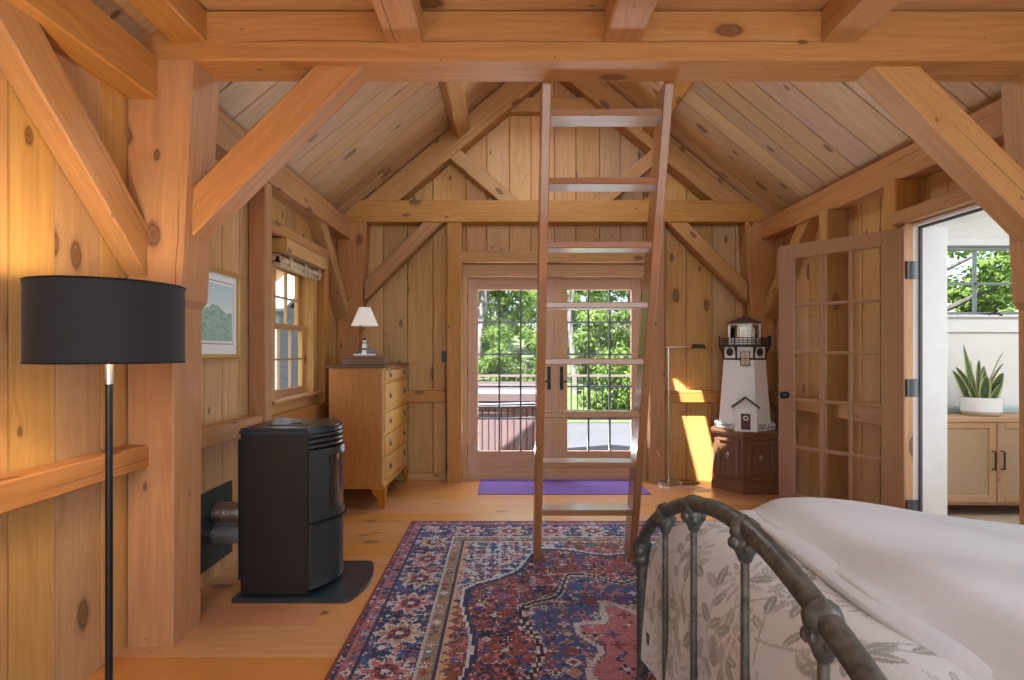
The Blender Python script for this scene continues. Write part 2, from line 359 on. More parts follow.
    def build(s, name, mat, parent=None, world=False):
        v = np.array(s.v, dtype=float)
        off = Vector((0, 0, 0)); o = None
        if parent is not None:
            if world:
                root = parent
                while root.parent: root = root.parent
                M = (Matrix.Translation(root.location) @ root.rotation_euler.to_matrix().to_4x4()).inverted()
                v = np.array([tuple(M @ Vector(p)) for p in s.v])
        else:
            mn, mx = v.min(0), v.max(0); off = Vector(((mn[0]+mx[0])/2, (mn[1]+mx[1])/2, mn[2])); v = v-np.array(off)
        me = bpy.data.meshes.new(name); me.from_pydata(v.tolist(), [], s.f)
        uv = me.uv_layers.new(name='UVMap'); uv.data.foreach_set('uv', [c for f in s.uv for p in f for c in p])
        at = me.attributes.new('tone', 'FLOAT', 'FACE'); at.data.foreach_set('value', s.tone)
        me.polygons.foreach_set('use_smooth', s.sm)
        if any(s.sm): me.set_sharp_from_angle(angle=math.radians(50))
        me.materials.append(mat); me.update()
        o = bpy.data.objects.new(name, me); COL.objects.link(o); o.location = off
        if parent is not None: o.parent = parent
        return o
def tag(o, label, cat, group=None, kind=None):
    o['label'] = label; o['category'] = cat
    if group: o['group'] = group
    if kind: o['kind'] = kind
    return o
def thing(name, label, cat, loc=(0, 0, 0), rz=0, group=None, kind=None):
    o = bpy.data.objects.new(name, None); COL.objects.link(o); o.location = loc; o.rotation_euler = (0, 0, rz); o.empty_display_size = .1
    return tag(o, label, cat, group, kind)
def struct(mb, name, mat, label, cat): return tag(mb.build(name, mat), label, cat, kind='structure')
def dup(root, loc, rz=None, label=None, scale=None):
    r = root.copy(); COL.objects.link(r); r.location = loc
    if rz is not None: r.rotation_euler = (0, 0, rz)
    if scale: r.scale = (scale,)*3
    if label: r['label'] = label
    for ch in list(root.children):
        c = ch.copy(); COL.objects.link(c); c.parent = r
        for g in list(ch.children):
            d = g.copy(); COL.objects.link(d); d.parent = c
    return r
# ---------------------------------------------------------------- room shell
XL, XR, XC = -1.67, 2.68, .505           # wall faces and the ridge line
YB, YF = -2.2, 5.58                      # rear wall, far gable wall
PITCH, ZRIDGE = .825, 4.40
roof = lambda x: ZRIDGE-PITCH*abs(x-XC)
def splits(a, b, must=(), lo=.19, hi=.30):
    xs = [a]; marks = sorted([m for m in must if a < m < b]+[b])
    for m in marks:
        while m-xs[-1] > hi*1.25:
            st = R.uniform(lo, hi); st = min(st, (m-xs[-1])-lo*.6); xs.append(xs[-1]+st)
        xs.append(m)
    return xs
# floor: boards run across the room
mb = MB(); ys = splits(YB, YF+.02, (), .20, .27)
for y0, y1 in zip(ys, ys[1:]):
    xs = [XL-.02]; xs.append(R.uniform(-1.0, 2.0)); xs.append(XR+.13)
    for x0, x1 in zip(xs, xs[1:]): mb.board([(y0, x0), (y1, x0), (y1, x1), (y0, x1)], (0, 0, 0), (0, 1, 0), (1, 0, 0), (0, 0, 1), .03, .0022)
struct(mb, 'floor', M_floor, 'wide knotty pine board floor running across the timber room', 'floor')
# far gable wall
mb = MB(); DX0, DX1, DZ = -.40, 1.415, 2.06
xs = splits(XL-.02, XR+.02, (DX0, DX1, XC), .17, .27)
for x0, x1 in zip(xs, xs[1:]):
    z0 = DZ if (x0 >= DX0-1e-6 and x1 <= DX1+1e-6) else 0
    mb.board([(x0, z0), (x1, z0), (x1, roof(x1)), (x0, roof(x0))], (0, YF, 0), (1, 0, 0), (0, 0, 1), (0, -1, 0), .03)
struct(mb, 'wall_far', M_board, 'far gable wall of vertical knotty pine boards around the glazed double doors', 'wall')
# left wall with window hole
WY0, WY1, WZ0, WZ1 = 3.90, 4.68, .95, 2.0
def wall_side(x, n, holes, name, label):
    mb = MB(); ys = splits(YB, YF, [h for q in holes for h in q[:2]], .18, .27); top = roof(x)+.005
    for y0, y1 in zip(ys, ys[1:]):
        segs = [(0, top)]
        for (h0, h1, g0, g1) in holes:
            if y0 >= h0-1e-6 and y1 <= h1+1e-6: segs = [s for s in ((0, g0), (g1, top)) if s[1]-s[0] > .01]
        for z0, z1 in segs: mb.board([(y0, z0), (y1, z0), (y1, z1), (y0, z1)], (x, 0, 0), (0, 1, 0), (0, 0, 1), (n, 0, 0), .03)
    return struct(mb, name, M_board, label, 'wall')
wall_side(XL, 1, [(WY0, WY1, WZ0, WZ1)], 'wall_left', 'left wall of vertical knotty pine boards with the sash window')
OY0, OY1, OZ = 2.63, 3.44, 2.10
wall_side(XR, -1, [(OY0, OY1, 0, OZ)], 'wall_right', 'right wall of vertical pine boards with the opening to the white room')
mb = MB(); xs = splits(XL, XR, (-.9, 2.1, XC), .18, .27)
for x0, x1 in zip(xs, xs[1:]):
    segs = [(0, .8), (2.4, None)] if (x0 >= -.9-1e-6 and x1 <= 2.1+1e-6) else [(0, None)]
    for z0, z1 in segs: mb.board([(x0, z0), (x1, z0), (x1, z1 or roof(x1)), (x0, z1 or roof(x0))], (0, YB, 0), (1, 0, 0), (0, 0, 1), (0, 1, 0), .03)
struct(mb, 'wall_rear', M_board, 'rear wall of vertical pine boards behind the viewer', 'wall')
# ceilings: boards run up the slope
HOLES = ((3.06, 3.80, .905, 1.27),)   # y0, y1, x0, x1 of the skylight
cs, sn = 1/math.hypot(1, PITCH), PITCH/math.hypot(1, PITCH)
def ceil(sgn, name, label, hole):
    mb = MB(); ys = splits(YB, YF+.03, [q for h in HOLES for q in h[:2]] if hole else (), .17, .25); O = (XC, 0, ZRIDGE); L = (sgn*cs, 0, -sn); Nn = (-sgn*sn, 0, -cs)
    end = (XR-XC+.05)/cs
    for y0, y1 in zip(ys, ys[1:]):
        segs = [(0, end)]
        for (h0, h1, g0, g1) in (HOLES if hole else ()):
            if y0 >= h0-1e-6 and y1 <= h1+1e-6: segs = [(0, (g0-XC)/cs), ((g1-XC)/cs, end)]
        for l0, l1 in segs: mb.board([(y0, l0), (y1, l0), (y1, l1), (y0, l1)], O, (0, 1, 0), L, Nn, .04)
    return struct(mb, name, M_ceil, label, 'ceiling')
ceil(-1, 'ceiling_left', 'left slope of the pine board ceiling', False)
ceil(1, 'ceiling_right', 'right slope of the pine board ceiling', True)
for wn, lab, (SKY0, SKY1, SX0, SX1) in (('window_3', 'skylight in the right ceiling slope before the far gable', HOLES[0]),):
    sk = thing(wn, lab, 'skylight', ((SX0+SX1)/2, (SKY0+SKY1)/2, roof((SX0+SX1)/2)), 0, None, 'structure')
    mb = MB(); mb2 = MB(); O = Vector((XC, 0, ZRIDGE)); Ld = Vector((cs, 0, -sn)); Nd = Vector((sn, 0, cs)); a0, a1 = (SX0-XC)/cs, (SX1-XC)/cs
    at_ = lambda a, y, n: O+Ld*a+Nd*n+Vector((0, y, 0))
    for aa in (a0-.02, a1+.02): mb.beam(at_(aa, SKY0-.04, .055), at_(aa, SKY1+.04, .055), .04, .05, Nd)
    for yy in (SKY0-.02, SKY1+.02): mb.beam(at_(a0, yy, .055), at_(a1, yy, .055), .04, .05, Nd)
    mb.build('skylight_frame', M_timber, sk, True)
    mb2.poly([at_(a0, SKY0, .082), at_(a1, SKY0, .082), at_(a1, SKY1, .082), at_(a0, SKY1, .082)]); mb2.build('skylight_pane', M_glass, sk, True)
# loft deck above the near bay
mb = MB(); ys = splits(YB, 2.56, (), .2, .26)
for y0, y1 in zip(ys, ys[1:]): mb.board([(y0, XL), (y1, XL), (y1, XR), (y0, XR)], (0, 0, 2.812), (0, 1, 0), (1, 0, 0), (0, 0, -1), .03)
struct(mb, 'loft_floor', M_board, 'pine board underside of the loft floor over the near joists', 'loft')
mb = MB(); mb.beam((-2.08, YB, 2.27), (-2.08, YF, 2.27), .72, .05, (-.636, 0, .771)); struct(mb, 'added_eave_left', M_board, 'unseen board eave added outside the left wall to shade its window', 'eave')  # overhang added out of view to block sun from the sash window
# ---------------------------------------------------------------- timber frame
def timber(name, label, p0, p1, w, h, up=(0, 0, 1), ch=.008, cat='timber', **k):
    return struct(MB().beam(p0, p1, w, h, up, ch, **k), name, M_timber, label, cat)
def flared_post(name, label, sgn, y0, y1):
    """wall post whose room side flares out towards its top; sgn -1 left, +1 right"""
    mb = MB(); X = lambda x: XC+sgn*x; out = 2.165; uo = R.uniform(0, 50); tone = R.random()*.6+.3
    prof = [(0, 1.97), (1.0, 1.965), (1.50, 1.962), (1.535, 1.935), (1.9, 1.915), (2.585, 1.878)]
    k = len(mb.v); c = .006; rows = []
    for z, xi in prof:
        ring = [(X(out), y0), (X(xi+c), y0), (X(xi), y0+c), (X(xi), y1-c), (X(xi+c), y1), (X(out), y1)]
        rows.append([(x, y, z) for x, y in ring])
    for r in rows: mb.v += r
    per = [0, .2, .208, .41, .418, .62, .83]
    for i in range(len(rows)-1):
        z0, z1 = prof[i][0], prof[i+1][0]
        for j in range(6):
            j2 = (j+1) % 6; idx = [k+i*6+j, k+i*6+j2, k+(i+1)*6+j2, k+(i+1)*6+j]; uv = [(z0+uo, per[j]), (z0+uo, per[j+1]), (z1+uo, per[j+1]), (z1+uo, per[j])]
            if sgn > 0: idx.reverse(); uv.reverse()
            mb.face(idx, uv, tone)
    top = [k+(len(rows)-1)*6+j for j in range(6)]; bot = [k+5-j for j in range(6)]
    mb.face(top, None, tone); mb.face(bot, None, tone)
    return struct(mb, name, M_timber, label, 'post')
flared_post('post', 'thick flared timber post at left between the black floor lamp and the stove', -1, 2.40, 2.625)
flared_post('post', 'thick flared timber post at right beside the white room opening', 1, 2.40, 2.625)
flared_post('post', 'flared timber corner post behind the tall chest of drawers', -1, 5.395, 5.575)
flared_post('post', 'flared timber corner post behind the model lighthouse', 1, 5.395, 5.575)
timber('tie_beam', 'heavy near tie beam crossing above the ladder, carrying the loft joists', (XL, 2.50, 2.6965), (XR, 2.50, 2.6965), .20, .221, tone=.45)
timber('tie_beam', 'far tie beam above the glazed doors under the gable', (XL, 5.482, 2.696), (XR, 5.482, 2.696), .17, .218, tone=.5)
for sgn, side in ((-1, 'left'), (1, 'right')):
    x = XC+sgn*2.11
    for (y0, y1, nm) in ((YB, 2.40, 'near'), (2.60, 5.397, 'far')):
        timber('wall_plate', f'{side} wall plate timber of the {nm} bay under the ceiling slope', (x, y0, 2.508), (x, y1, 2.508), .15, .19)
for i, (xj, wj) in enumerate(((-1.392, .155), (-.443, .158), (.516, .160), (1.47, .155))):
    timber('loft_joist', ('loft joist beside the left wall plate', 'loft joist above the stove, second from the left wall', 'loft joist just above the ladder', 'loft joist over the bed by the right brace')[i],
           (xj, YB, 2.735), (xj, 2.402, 2.735), wj, .146, cat='joist')
# knee braces
def brace_xz(label, sgn, y, xpost, zc_post, zbeam, th=.14, hh=.155, inset=0):
    """45 degree brace in a frame across the room: from post face xpost up to a beam soffit zbeam"""
    X = lambda x: XC+sgn*x
    run = zbeam-zc_post
    p0 = Vector((X(xpost), y, zc_post)); p1 = Vector((X(xpost-run), y, zbeam))
    d = (p1-p0).normalized()
    return timber('knee_brace', label, p0, p1, th, hh, (0, 1, 0) if False else (d.cross(Vector((0, 1, 0)))), cut0=(p0, (1, 0, 0)), cut1=(p1, (0, 0, 1)), cat='brace')
brace_xz('knee brace rising from the near left post to the tie beam', -1, 2.525, 1.915, 1.935, 2.592)
brace_xz('knee brace rising from the near right post to the tie beam', 1, 2.525, 1.915, 1.935, 2.592)
brace_xz('knee brace from the far left corner post to the far tie beam', -1, 5.475, 1.90, 1.91, 2.59, .13, .14)
brace_xz('knee brace from the far right corner post to the far tie beam', 1, 5.475, 1.90, 1.90, 2.59, .13, .14)
def brace_yz(label, sgn, ypost, zc, zplate=2.42, th=.095, hh=.165):
    x = XC+sgn*(2.175-.048); run = zplate-zc; p0 = Vector((x, ypost, zc)); p1 = Vector((x, ypost-run, zplate)); d = (p1-p0).normalized()
    return timber('wall_brace', label, p0, p1, th, hh, d.cross(Vector((1, 0, 0))), cut0=(p0, (0, 1, 0)), cut1=(p1, (0, 0, 1)), cat='brace')
brace_yz('wall brace on the left wall above the black floor lamp', -1, 2.402, 1.745)
brace_yz('wall brace on the left wall above the chest of drawers', -1, 5.40, 1.72, th=.13, hh=.13)
brace_yz('wall brace on the right wall near the bed head', 1, 2.402, 1.745)
brace_yz('wall brace on the right wall above the model lighthouse', 1, 5.40, 1.72, th=.13, hh=.13)
# rafters of the far truss, struts, purlins, gable girt
for sgn, side in ((-1, 'left'), (1, 'right')):
    lo = lambda d: 4.092-.83*d
    d0, d1 = 0.0, 1.90
    a = Vector((XC+sgn*d0, 5.482, lo(d0)+.150)); b = Vector((XC+sgn*d1, 5.482, lo(d1)+.150))
    timber('rafter', f'{side} principal rafter of the far gable truss', a, b, .17, .225, (b-a).cross(Vector((0, 1, 0))), cut0=(a, (1, 0, 0)), cut1=((0, 0, 2.80), (0, 0, 1)), cat='rafter')
    p0 = Vector((XC+sgn*.459, 5.475, 2.80)); p1 = Vector((XC+sgn*1.005, 5.475, 3.27))
    timber('truss_strut', f'{side} diagonal strut between the far tie beam and rafter', p0, p1, .13, .135, (p1-p0).cross(Vector((0, 1, 0))), cut0=(p0, (0, 0, 1)), cat='strut')
    dx = 1.00; nd = Vector((-sgn*sn, 0, -cs)); c = Vector((XC+sgn*dx, 0, roof(XC+dx)))+nd*.075
    timber('purlin', f'{side} purlin running under the ceiling slope', c+Vector((0, YB, 0)), c+Vector((0, 5.41, 0)), .155, .15, nd, cat='purlin')
timber('gable_girt', 'horizontal girt high on the far gable wall behind the ladder', (XC-.72, 5.53, 3.79), (XC+.72, 5.53, 3.79), .10, .15, cat='girt')
timber('door_stud', 'timber post left of the glazed double doors', (-.505, 5.49, 0), (-.505, 5.49, 2.59), .15, .16, (0, 1, 0), cat='post')
timber('door_stud', 'timber post right of the glazed double doors behind the ladder', (1.515, 5.49, 0), (1.515, 5.49, 2.59), .15, .16, (0, 1, 0), cat='post')
timber('door_header', 'rough timber header above the glazed double doors', (-.43, 5.52, 2.255), (1.44, 5.52, 2.255), .11, .115, cat='header', tone=.1)
# wall rails
def rail(label, p0, p1, w=.10, h=.10): return timber('wall_rail', label, p0, p1, w, h, cat='rail', ch=.005)
rail('wall rail left of the near post behind the black floor lamp', (-1.62, YB, .842), (-1.62, 2.40, .842))
rail('wall rail between the near left post and the window stud above the vent', (-1.62, 2.625, .842), (-1.62, 3.53, .842))
rail('wall rail under the left window by the chest', (-1.62, 3.64, .80), (-1.62, 5.40, .80), .10, .12)
rail('wall rail between the corner post and the left door post', (-1.46, 5.535, .85), (-.58, 5.535, .85), .09, .12)
rail('sunlit wall rail behind the nickel floor lamp and lighthouse', (1.59, 5.535, .85), (2.47, 5.535, .85), .09, .12)
rail('wall rail on the right wall behind the open glass door', (2.63, 3.62, .85), (2.63, 5.40, .85), .10, .12)
rail('wall rail on the right wall behind the bed head', (2.63, YB, .842), (2.63, 2.40, .842))
timber('window_stud', 'dark timber stud left of the window beside the framed print', (-1.61, 3.585, 0), (-1.61, 3.585, 2.42), .115, .10, (0, 1, 0), cat='stud')
timber('window_stud', 'timber stud right of the window near the chest', (-1.625, 4.86, 0), (-1.625, 4.86, 2.42), .08, .10, (0, 1, 0), cat='stud')
timber('window_header', 'short timber header above the left window', (-1.61, 3.64, 2.15), (-1.61, 4.81, 2.15), .11, .09, cat='header')
for y, lab in ((3.57, 'timber stud at the hinge side of the open glass door'), (4.32, 'timber stud behind the glazed part of the open door')):
    timber('wall_stud', lab, (2.60, y, 0), (2.60, y, 2.42), .17, .11, (0, 1, 0), cat='stud')
timber('opening_header', 'timber header over the opening to the white room', (2.585, 2.625, 2.155), (2.585, 3.52, 2.155), .18, .085, cat='header')
mb = MB()
for z in (.02,): mb.box(-1.66, -.58, 5.53, 5.56, 0, .07)
struct(mb, 'baseboard_far', M_board, 'low pine baseboard left of the glazed doors', 'baseboard')
# ---------------------------------------------------------------- glazed double doors (door_1)
d1 = thing('door_1', 'double glazed wooden patio doors in the far wall', 'door', (.508, 5.58, 0), 0, None, 'structure')
mb = MB()
mb.box(-.50, -.385, 5.545, 5.575, 0, 2.10); mb.box(1.40, 1.515, 5.545, 5.575, 0, 2.10); mb.box(-.53, 1.545, 5.54, 5.578, 2.065, 2.19)
mb.build('door_casing', M_fdoor, d1, True)
mb = MB(); mb.box(-.40, -.385, 5.57, 5.70, 0, 2.06); mb.box(1.40, 1.415, 5.57, 5.70, 0, 2.06); mb.box(-.40, 1.415, 5.57, 5.70, 2.045, 2.06); mb.build('door_jamb', M_fdoor, d1, True)
mb = MB(); mb.box(-.385, 1.40, 5.53, 5.72, .0, .05); mb.build('threshold', M_fdoor, d1, True)
def glazed_leaf(parent, W, H, gx0, gx1, gz0, gz1, nx, nz, th, mat, bar, world_fn, barmat=None, name='door_leaf', gmat=None):
    """leaf in local x (0..W), z (0..H); returns the leaf; bars, pane are sub-parts"""
    mb = MB(); q = th/2
    mb.box(0, gx0, -q, q, 0, H); mb.box(gx1, W, -q, q, 0, H); mb.box(gx0, gx1, -q, q, 0, gz0); mb.box(gx0, gx1, -q, q, gz1, H)
    bb = MB()
    for i in range(1, nx): x = gx0+(gx1-gx0)*i/nx; bb.box(x-bar/2, x+bar/2, -q*.8, q*.8, gz0, gz1)
    for i in range(1, nz): z = gz0+(gz1-gz0)*i/nz; bb.box(gx0, gx1, -q*.8, q*.8, z-bar/2, z+bar/2)
    pp = MB(); pp.poly([(gx0, 0, gz0), (gx1, 0, gz0), (gx1, 0, gz1), (gx0, 0, gz1)])
    for m in (mb, bb, pp): m.v = [world_fn(p) for p in m.v]
    lf = mb.build(name, mat, parent)
    bb.build('glazing_bars', barmat or mat, lf); pp.build('glass_pane', gmat or M_glass, lf)
    return lf
for sx in (-1, 1):
    x0 = -.385 if sx < 0 else .512; W = .885
    fn = (lambda p, x0=x0: (p[0]+x0-.508, p[1]+.035, p[2]+.045))
    g0, g1 = (.108, .765) if sx < 0 else (.128, .785)
    lf = glazed_leaf(d1, W, 2.0, g0, g1, .238, 1.892, 3, 5, .045, M_fdoor, .018, fn, M_grey)
    hx = .508-.025 if sx < 0 else .508+.075
    hx = .452 if sx < 0 else .580
    h = MB(); h.box(hx-.017-.508, hx+.017-.508, 0.0, .014, .915, 1.15); h.tube([(hx-.508, .0, 1.0), (hx-.508, -.045, 1.0), (hx-.508+.05*sx, -.05, 1.0)], .009)
    h.build('door_handle', M_black, lf)
    for z in (.25, 1.05, 1.80):
        h = MB(); xx = (-.389 if sx < 0 else 1.402)-.508; h.tube([(xx, 0.0, z), (xx, 0.0, z+.10)], .009, 8); h.build('hinge', M_black, lf)
mb = MB(); mb.box(.497, .520, 5.585, 5.60, .045, 2.045); mb.build('astragal', M_fdoor, d1, True)
# ---------------------------------------------------------------- left window (window_1)
w1 = thing('window_1', 'wooden double hung sash window in the left wall', 'window', (-1.67, 4.29, .95), 0, None, 'structure')
mb = MB()
for y0, y1 in ((3.80, 3.90), (4.68, 4.77)): mb.box(-1.665, -1.645, y0, y1, .92, 2.10)
mb.box(-1.665, -1.643, 3.80, 4.77, 2.0, 2.10); mb.box(-1.665, -1.645, 3.80, 4.77, .84, .93); mb.build('window_casing', M_board, w1, True)
mb = MB(); mb.box(-1.79, -1.66, 3.885, 3.905, .94, 2.0); mb.box(-1.775, -1.66, 4.675, 4.695, .94, 2.0); mb.box(-1.775, -1.66, 3.9, 4.68, 1.985, 2.0); mb.build('window_jamb', M_board, w1, True)
mb = MB(); mb.box(-1.80, -1.60, 3.79, 4.80, .935, .957, .004, .9); mb.build('window_sill', M_board, w1, True)
for nm, z0, z1, xx in (('upper_sash', 1.48, 1.985, -1.772), ('lower_sash', .957, 1.52, -1.736)):
    fn = (lambda p, z0=z0, xx=xx: (xx+p[1]+1.67, p[0]+3.905-4.29, p[2]+z0-.95))
    glazed_leaf(w1, .77, z1-z0, .05, .72, .055 if nm == 'lower_sash' else .04, z1-z0-.045, 3, 2, .034, M_board, .014, fn, M_fdoor, nm)
b = tag(MB().box(-1.645, -1.52, 3.80, 4.66, 2.0, 2.095).build('window_valance', M_board), 'boxed pine valance above the left sash window', 'valance')
mb = MB()
for i, (dx, dz, r) in enumerate(((0, 0, .03), (.03, -.012, .026), (.012, -.038, .026))): mb.tube([(-1.615+dx, 3.83, 1.966+dz), (-1.615+dx, 4.64, 1.966+dz)], r, 10)
for y in (3.98, 4.28, 4.58): mb.box(-1.57, -1.553, y-.012, y+.012, 1.905, 1.99)
tag(mb.build('roman_blind', plain('woven_blind', (.52, .40, .27), .9, noise=.3, nscale=30)), 'rolled up woven blind under the window valance', 'blind')
# ---------------------------------------------------------------- opening + hinged glass door (door_2) and white room
d2f = thing('door_3', 'white lined door opening to the next room with grey weatherstrip', 'door frame', (2.65, 3.44, 0), 0, None, 'structure')
mb = MB(); mb.box(2.57, 2.79, 3.435, 3.46, 0, 2.11); mb.box(2.57, 2.79, 2.62, 2.645, 0, 2.11); mb.box(2.57, 2.79, 2.645, 3.435, 2.09, 2.11); mb.build('door_lining', M_white, d2f, True)
mb = MB(); mb.box(2.52, 2.572, 3.432, 3.52, 0, 2.11); mb.build('jamb_edge', M_board, d2f, True)
mb = MB(); mb.box(2.605, 2.625, 3.422, 3.436, 0, 2.09); mb.box(2.605, 2.625, 2.645, 3.435, 2.076, 2.091); mb.build('weatherstrip', M_grey, d2f, True)
hinge_pt = Vector((2.515, 3.425, 0)); free = Vector((2.045, 4.055, 0)); dv = free-hinge_pt; ang = math.atan2(dv.y, dv.x)
d2 = thing('door_2', 'tan wooden fifteen pane glass door standing open beside the lighthouse', 'door', hinge_pt, ang, None, 'structure')
Wd = dv.length
lf = glazed_leaf(d2, Wd, 2.065, .125, Wd-.112, .25, 1.965, 3, 5, .04, M_door, .022, lambda p: (p[0], p[1], p[2]+.015), M_door, gmat=M_glassd)
for s in (-1, 1):
    mb = MB(); mb.lathe([(.026, .02), (.026, .026), (.010, .03), (.010, .05), (.022, .056), (.028, .068), (.026, .08), (.015, .087)], 20, (Wd-.055, 0, .985), (0, s, 0)); mb.build('door_knob', M_black, lf)
for z in (.26, 1.02, 1.76):
    mb = MB(); mb.box(2.53, 2.60, 3.425, 3.431, z, z+.11); mb.tube([(2.525, 3.42, z), (2.525, 3.42, z+.11)], .008, 8); mb.build('hinge', M_steel, d2f, True)
# next room shell
NX0, NX1, NY0, NY1, NZ = 2.79, 6.2, 1.4, 4.72, 2.62
mb = MB(); mb.box(NX0-.02, NX1, NY0, NY1, -.03, 0, .001); struct(mb, 'floor_next_room', plain('next_room_floor', (.45, .34, .24), .5, noise=.15), 'floor of the white room beyond the opening', 'floor')
mb = MB(); NWX0, NWX1, NWZ0, NWZ1 = 3.66, 5.3, 1.60, 2.22
mb.box(NX0, NWX0, NY1, NY1+.12, 0, NZ, .001); mb.box(NWX1, NX1, NY1, NY1+.12, 0, NZ, .001); mb.box(NWX0, NWX1, NY1, NY1+.12, 0, NWZ0, .001); mb.box(NWX0, NWX1, NY1, NY1+.12, NWZ1, NZ, .001)
struct(mb, 'wall_next_room_far', M_wallwhite, 'white wall behind the cane credenza in the next room', 'wall')
mb = MB(); mb.box(NX1, NX1+.1, NY0, NY1, 0, NZ, .001); mb.box(NX0, NX1, NY0-.1, NY0, 0, NZ, .001); struct(mb, 'wall_next_room_side', M_wallwhite, 'white side walls of the next room', 'wall')
mb = MB(); mb.box(2.72, 2.79, NY0, 2.62, 0, NZ, .001); mb.box(2.72, 2.79, 3.46, NY1+.1, 0, NZ, .001); mb.box(2.72, 2.79, 2.62, 3.46, 2.11, NZ, .001); struct(mb, 'wall_next_room_left', M_wallwhite, 'white back face of the partition in the next room', 'wall')
mb = MB(); mb.box(2.72, NX1+.1, NY0-.1, NY1+.12, NZ, NZ+.06, .001); struct(mb, 'ceiling_next_room', M_wallwhite, 'white ceiling of the next room', 'ceiling')
mb = MB(); mb.beam((3.02, 3.0, 2.50), (5.9, 3.0, 2.50), 3.3, .02, (-.16, 0, 1)); 
w2 = thing('window_2', 'sage framed awning window above the credenza in the white room', 'window', (4.48, 4.72, 1.6), 0, None, 'structure')
mb = MB(); mb.box(NWX0-.07, NWX1+.07, 4.70, 4.72, NWZ1, NWZ1+.07); mb.box(NWX0-.07, NWX0, 4.70, 4.72, NWZ0, NWZ1); mb.box(NWX1, NWX1+.07, 4.70, 4.72, NWZ0, NWZ1); mb.box(NWX0-.09, NWX1+.09, 4.695, 4.72, NWZ0-.13, NWZ0); mb.box(NWX0-.09, NWX1+.09, 4.66, 4.74, NWZ0-.002, NWZ0+.02); mb.build('window_casing', M_white, w2, True)
mb = MB(); t_ = .035
mb.box(NWX0, NWX1, 4.755, 4.80, NWZ0+.015, NWZ0+.05); mb.box(NWX0, NWX1, 4.755, 4.80, NWZ1-.035, NWZ1); mb.box(NWX0, NWX0+.04, 4.755, 4.80, NWZ0, NWZ1); mb.box(NWX1-.04, NWX1, 4.755, 4.80, NWZ0, NWZ1)
for x in (4.115, 4.115+.58, 4.115+1.0): mb.box(x-.014, x+.014, 4.765, 4.79, NWZ0, NWZ1)
mb.box(NWX0, NWX1, 4.765, 4.79, 1.885, 1.909); mb.build('window_frame', M_sage, w2, True)
mb = MB(); mb.poly([(NWX0, 4.778, NWZ0), (NWX1, 4.778, NWZ0), (NWX1, 4.778, NWZ1), (NWX0, 4.778, NWZ1)]); mb.build('glass_pane', M_glass, w2, True)
mb = MB(); mb.box(4.12, 4.24, 4.67, 4.72, 1.60, 1.632); mb.tube([(4.19, 4.68, 1.63), (4.21, 4.66, 1.655), (4.175, 4.65, 1.675), (4.20, 4.64, 1.705)], .009, 8); mb.tube([(4.11, 4.67, 1.612), (4.19, 4.655, 1.635), (4.25, 4.66, 1.612)], .007, 8); mb.build('window_crank', M_black, w2, True)
# ---------------------------------------------------------------- outdoors
def ground(name, mat, x0, x1, y0, y1, zf, nx, ny, label, cat):
    mb = MB(); 
    for j in range(ny+1):
        for i in range(nx+1):
            x, y = x0+(x1-x0)*i/nx, y0+(y1-y0)*j/ny; mb.v.append((x, y, zf(x, y)))
    for j in range(ny):
        for i in range(nx): a = j*(nx+1)+i; mb.face((a, a+1, a+nx+2, a+nx+1), None, .5, True)
    return struct(mb, name, mat, label, cat)
def lawn_z(x, y):
    r = max(0, y-11.2); return -.36+r*.035+max(0, y-17)*.10+max(0, -4-x)*.03+.02*math.sin(x*1.3)*math.sin(y)
ground('lawn', M_lawn, -30, 34, -10, 44, lambda x, y: lawn_z(x, y)-.02 , 64, 54, 'mown green lawn sloping up beyond the deck railing', 'lawn')
mb = MB(); mb.box(-4.5, 4.6, 5.74, 11.0, -.20, -.12, .004); struct(mb, 'patio', M_deckst, 'pale smooth patio outside the glazed doors', 'patio')
rl = thing('deck_railing', 'deck railing with tan top rail and dark balusters outside the doors', 'railing', (.5, 10.9, -.12))
mb = MB(); mb.box(-4.4, 4.5, 10.84, 10.96, .80, .845); mb.build('top_rail', M_railwood, rl, True)
mb = MB(); mb.box(-4.4, 4.5, 10.875, 10.925, -.06, -.01); mb.build('bottom_rail', M_railwood, rl, True)
for x in (-4.2, -1.75, .85, 3.1, 4.45): mb = MB(); mb.box(x-.045, x+.045, 10.855, 10.945, -.13, .80); mb.build('rail_post', M_railwood, rl, True)
bal = None
for i in range(70):
    x = -4.3+.125*i
    if min(abs(x-q) for q in (-4.2, -1.75, .85, 3.1, 4.45)) < .06: continue
    if bal is None:
        mb = MB(); mb.tube([(x, 10.9, -.03), (x, 10.9, .81)], .011, 6); bal = mb.build('baluster', M_black, rl, True); x00 = x
    else:
        c = bal.copy(); COL.objects.link(c); c.parent = rl; c.location = (x-x00, 0, 0)
ht = thing('hot_tub', 'mauve slatted hot tub with padded cover on the patio', 'hot tub', (-.5, 8.6, -.12))
mb = MB()
for i in range(24):
    x0 = -1.55+.0885*i; mb.box(x0, x0+.080, 7.62, 7.65, -.10, .53, .008)
for i in range(22):
    y0 = 7.65+.0885*i
    for xx in (-1.55, .545): mb.box(xx, xx+.03, y0, y0+.08, -.10, .53, .008)
mb.box(-1.53, .56, 7.65, 9.6, -.11, .53); mb.build('tub_wall', M_tub, ht, True)
mb = MB(); mb.box(-1.60, .62, 7.57, 9.66, .53, .56, .01); mb.build('tub_rim', M_tubdark, ht, True)
for y0, y1 in ((7.55, 8.6), (8.62, 9.68)):
    mb = MB(); mb.box(-1.62, .64, y0, y1, .56, .78, .06); mb.build('cover_half', M_tubcover, ht, True)
mb = MB(); mb.tube([(.62, 7.53, .60), (-.2, 7.52, .575), (-1.6, 7.53, .60)], .018, 8); mb.build('cover_strap', M_tubdark, ht, True)
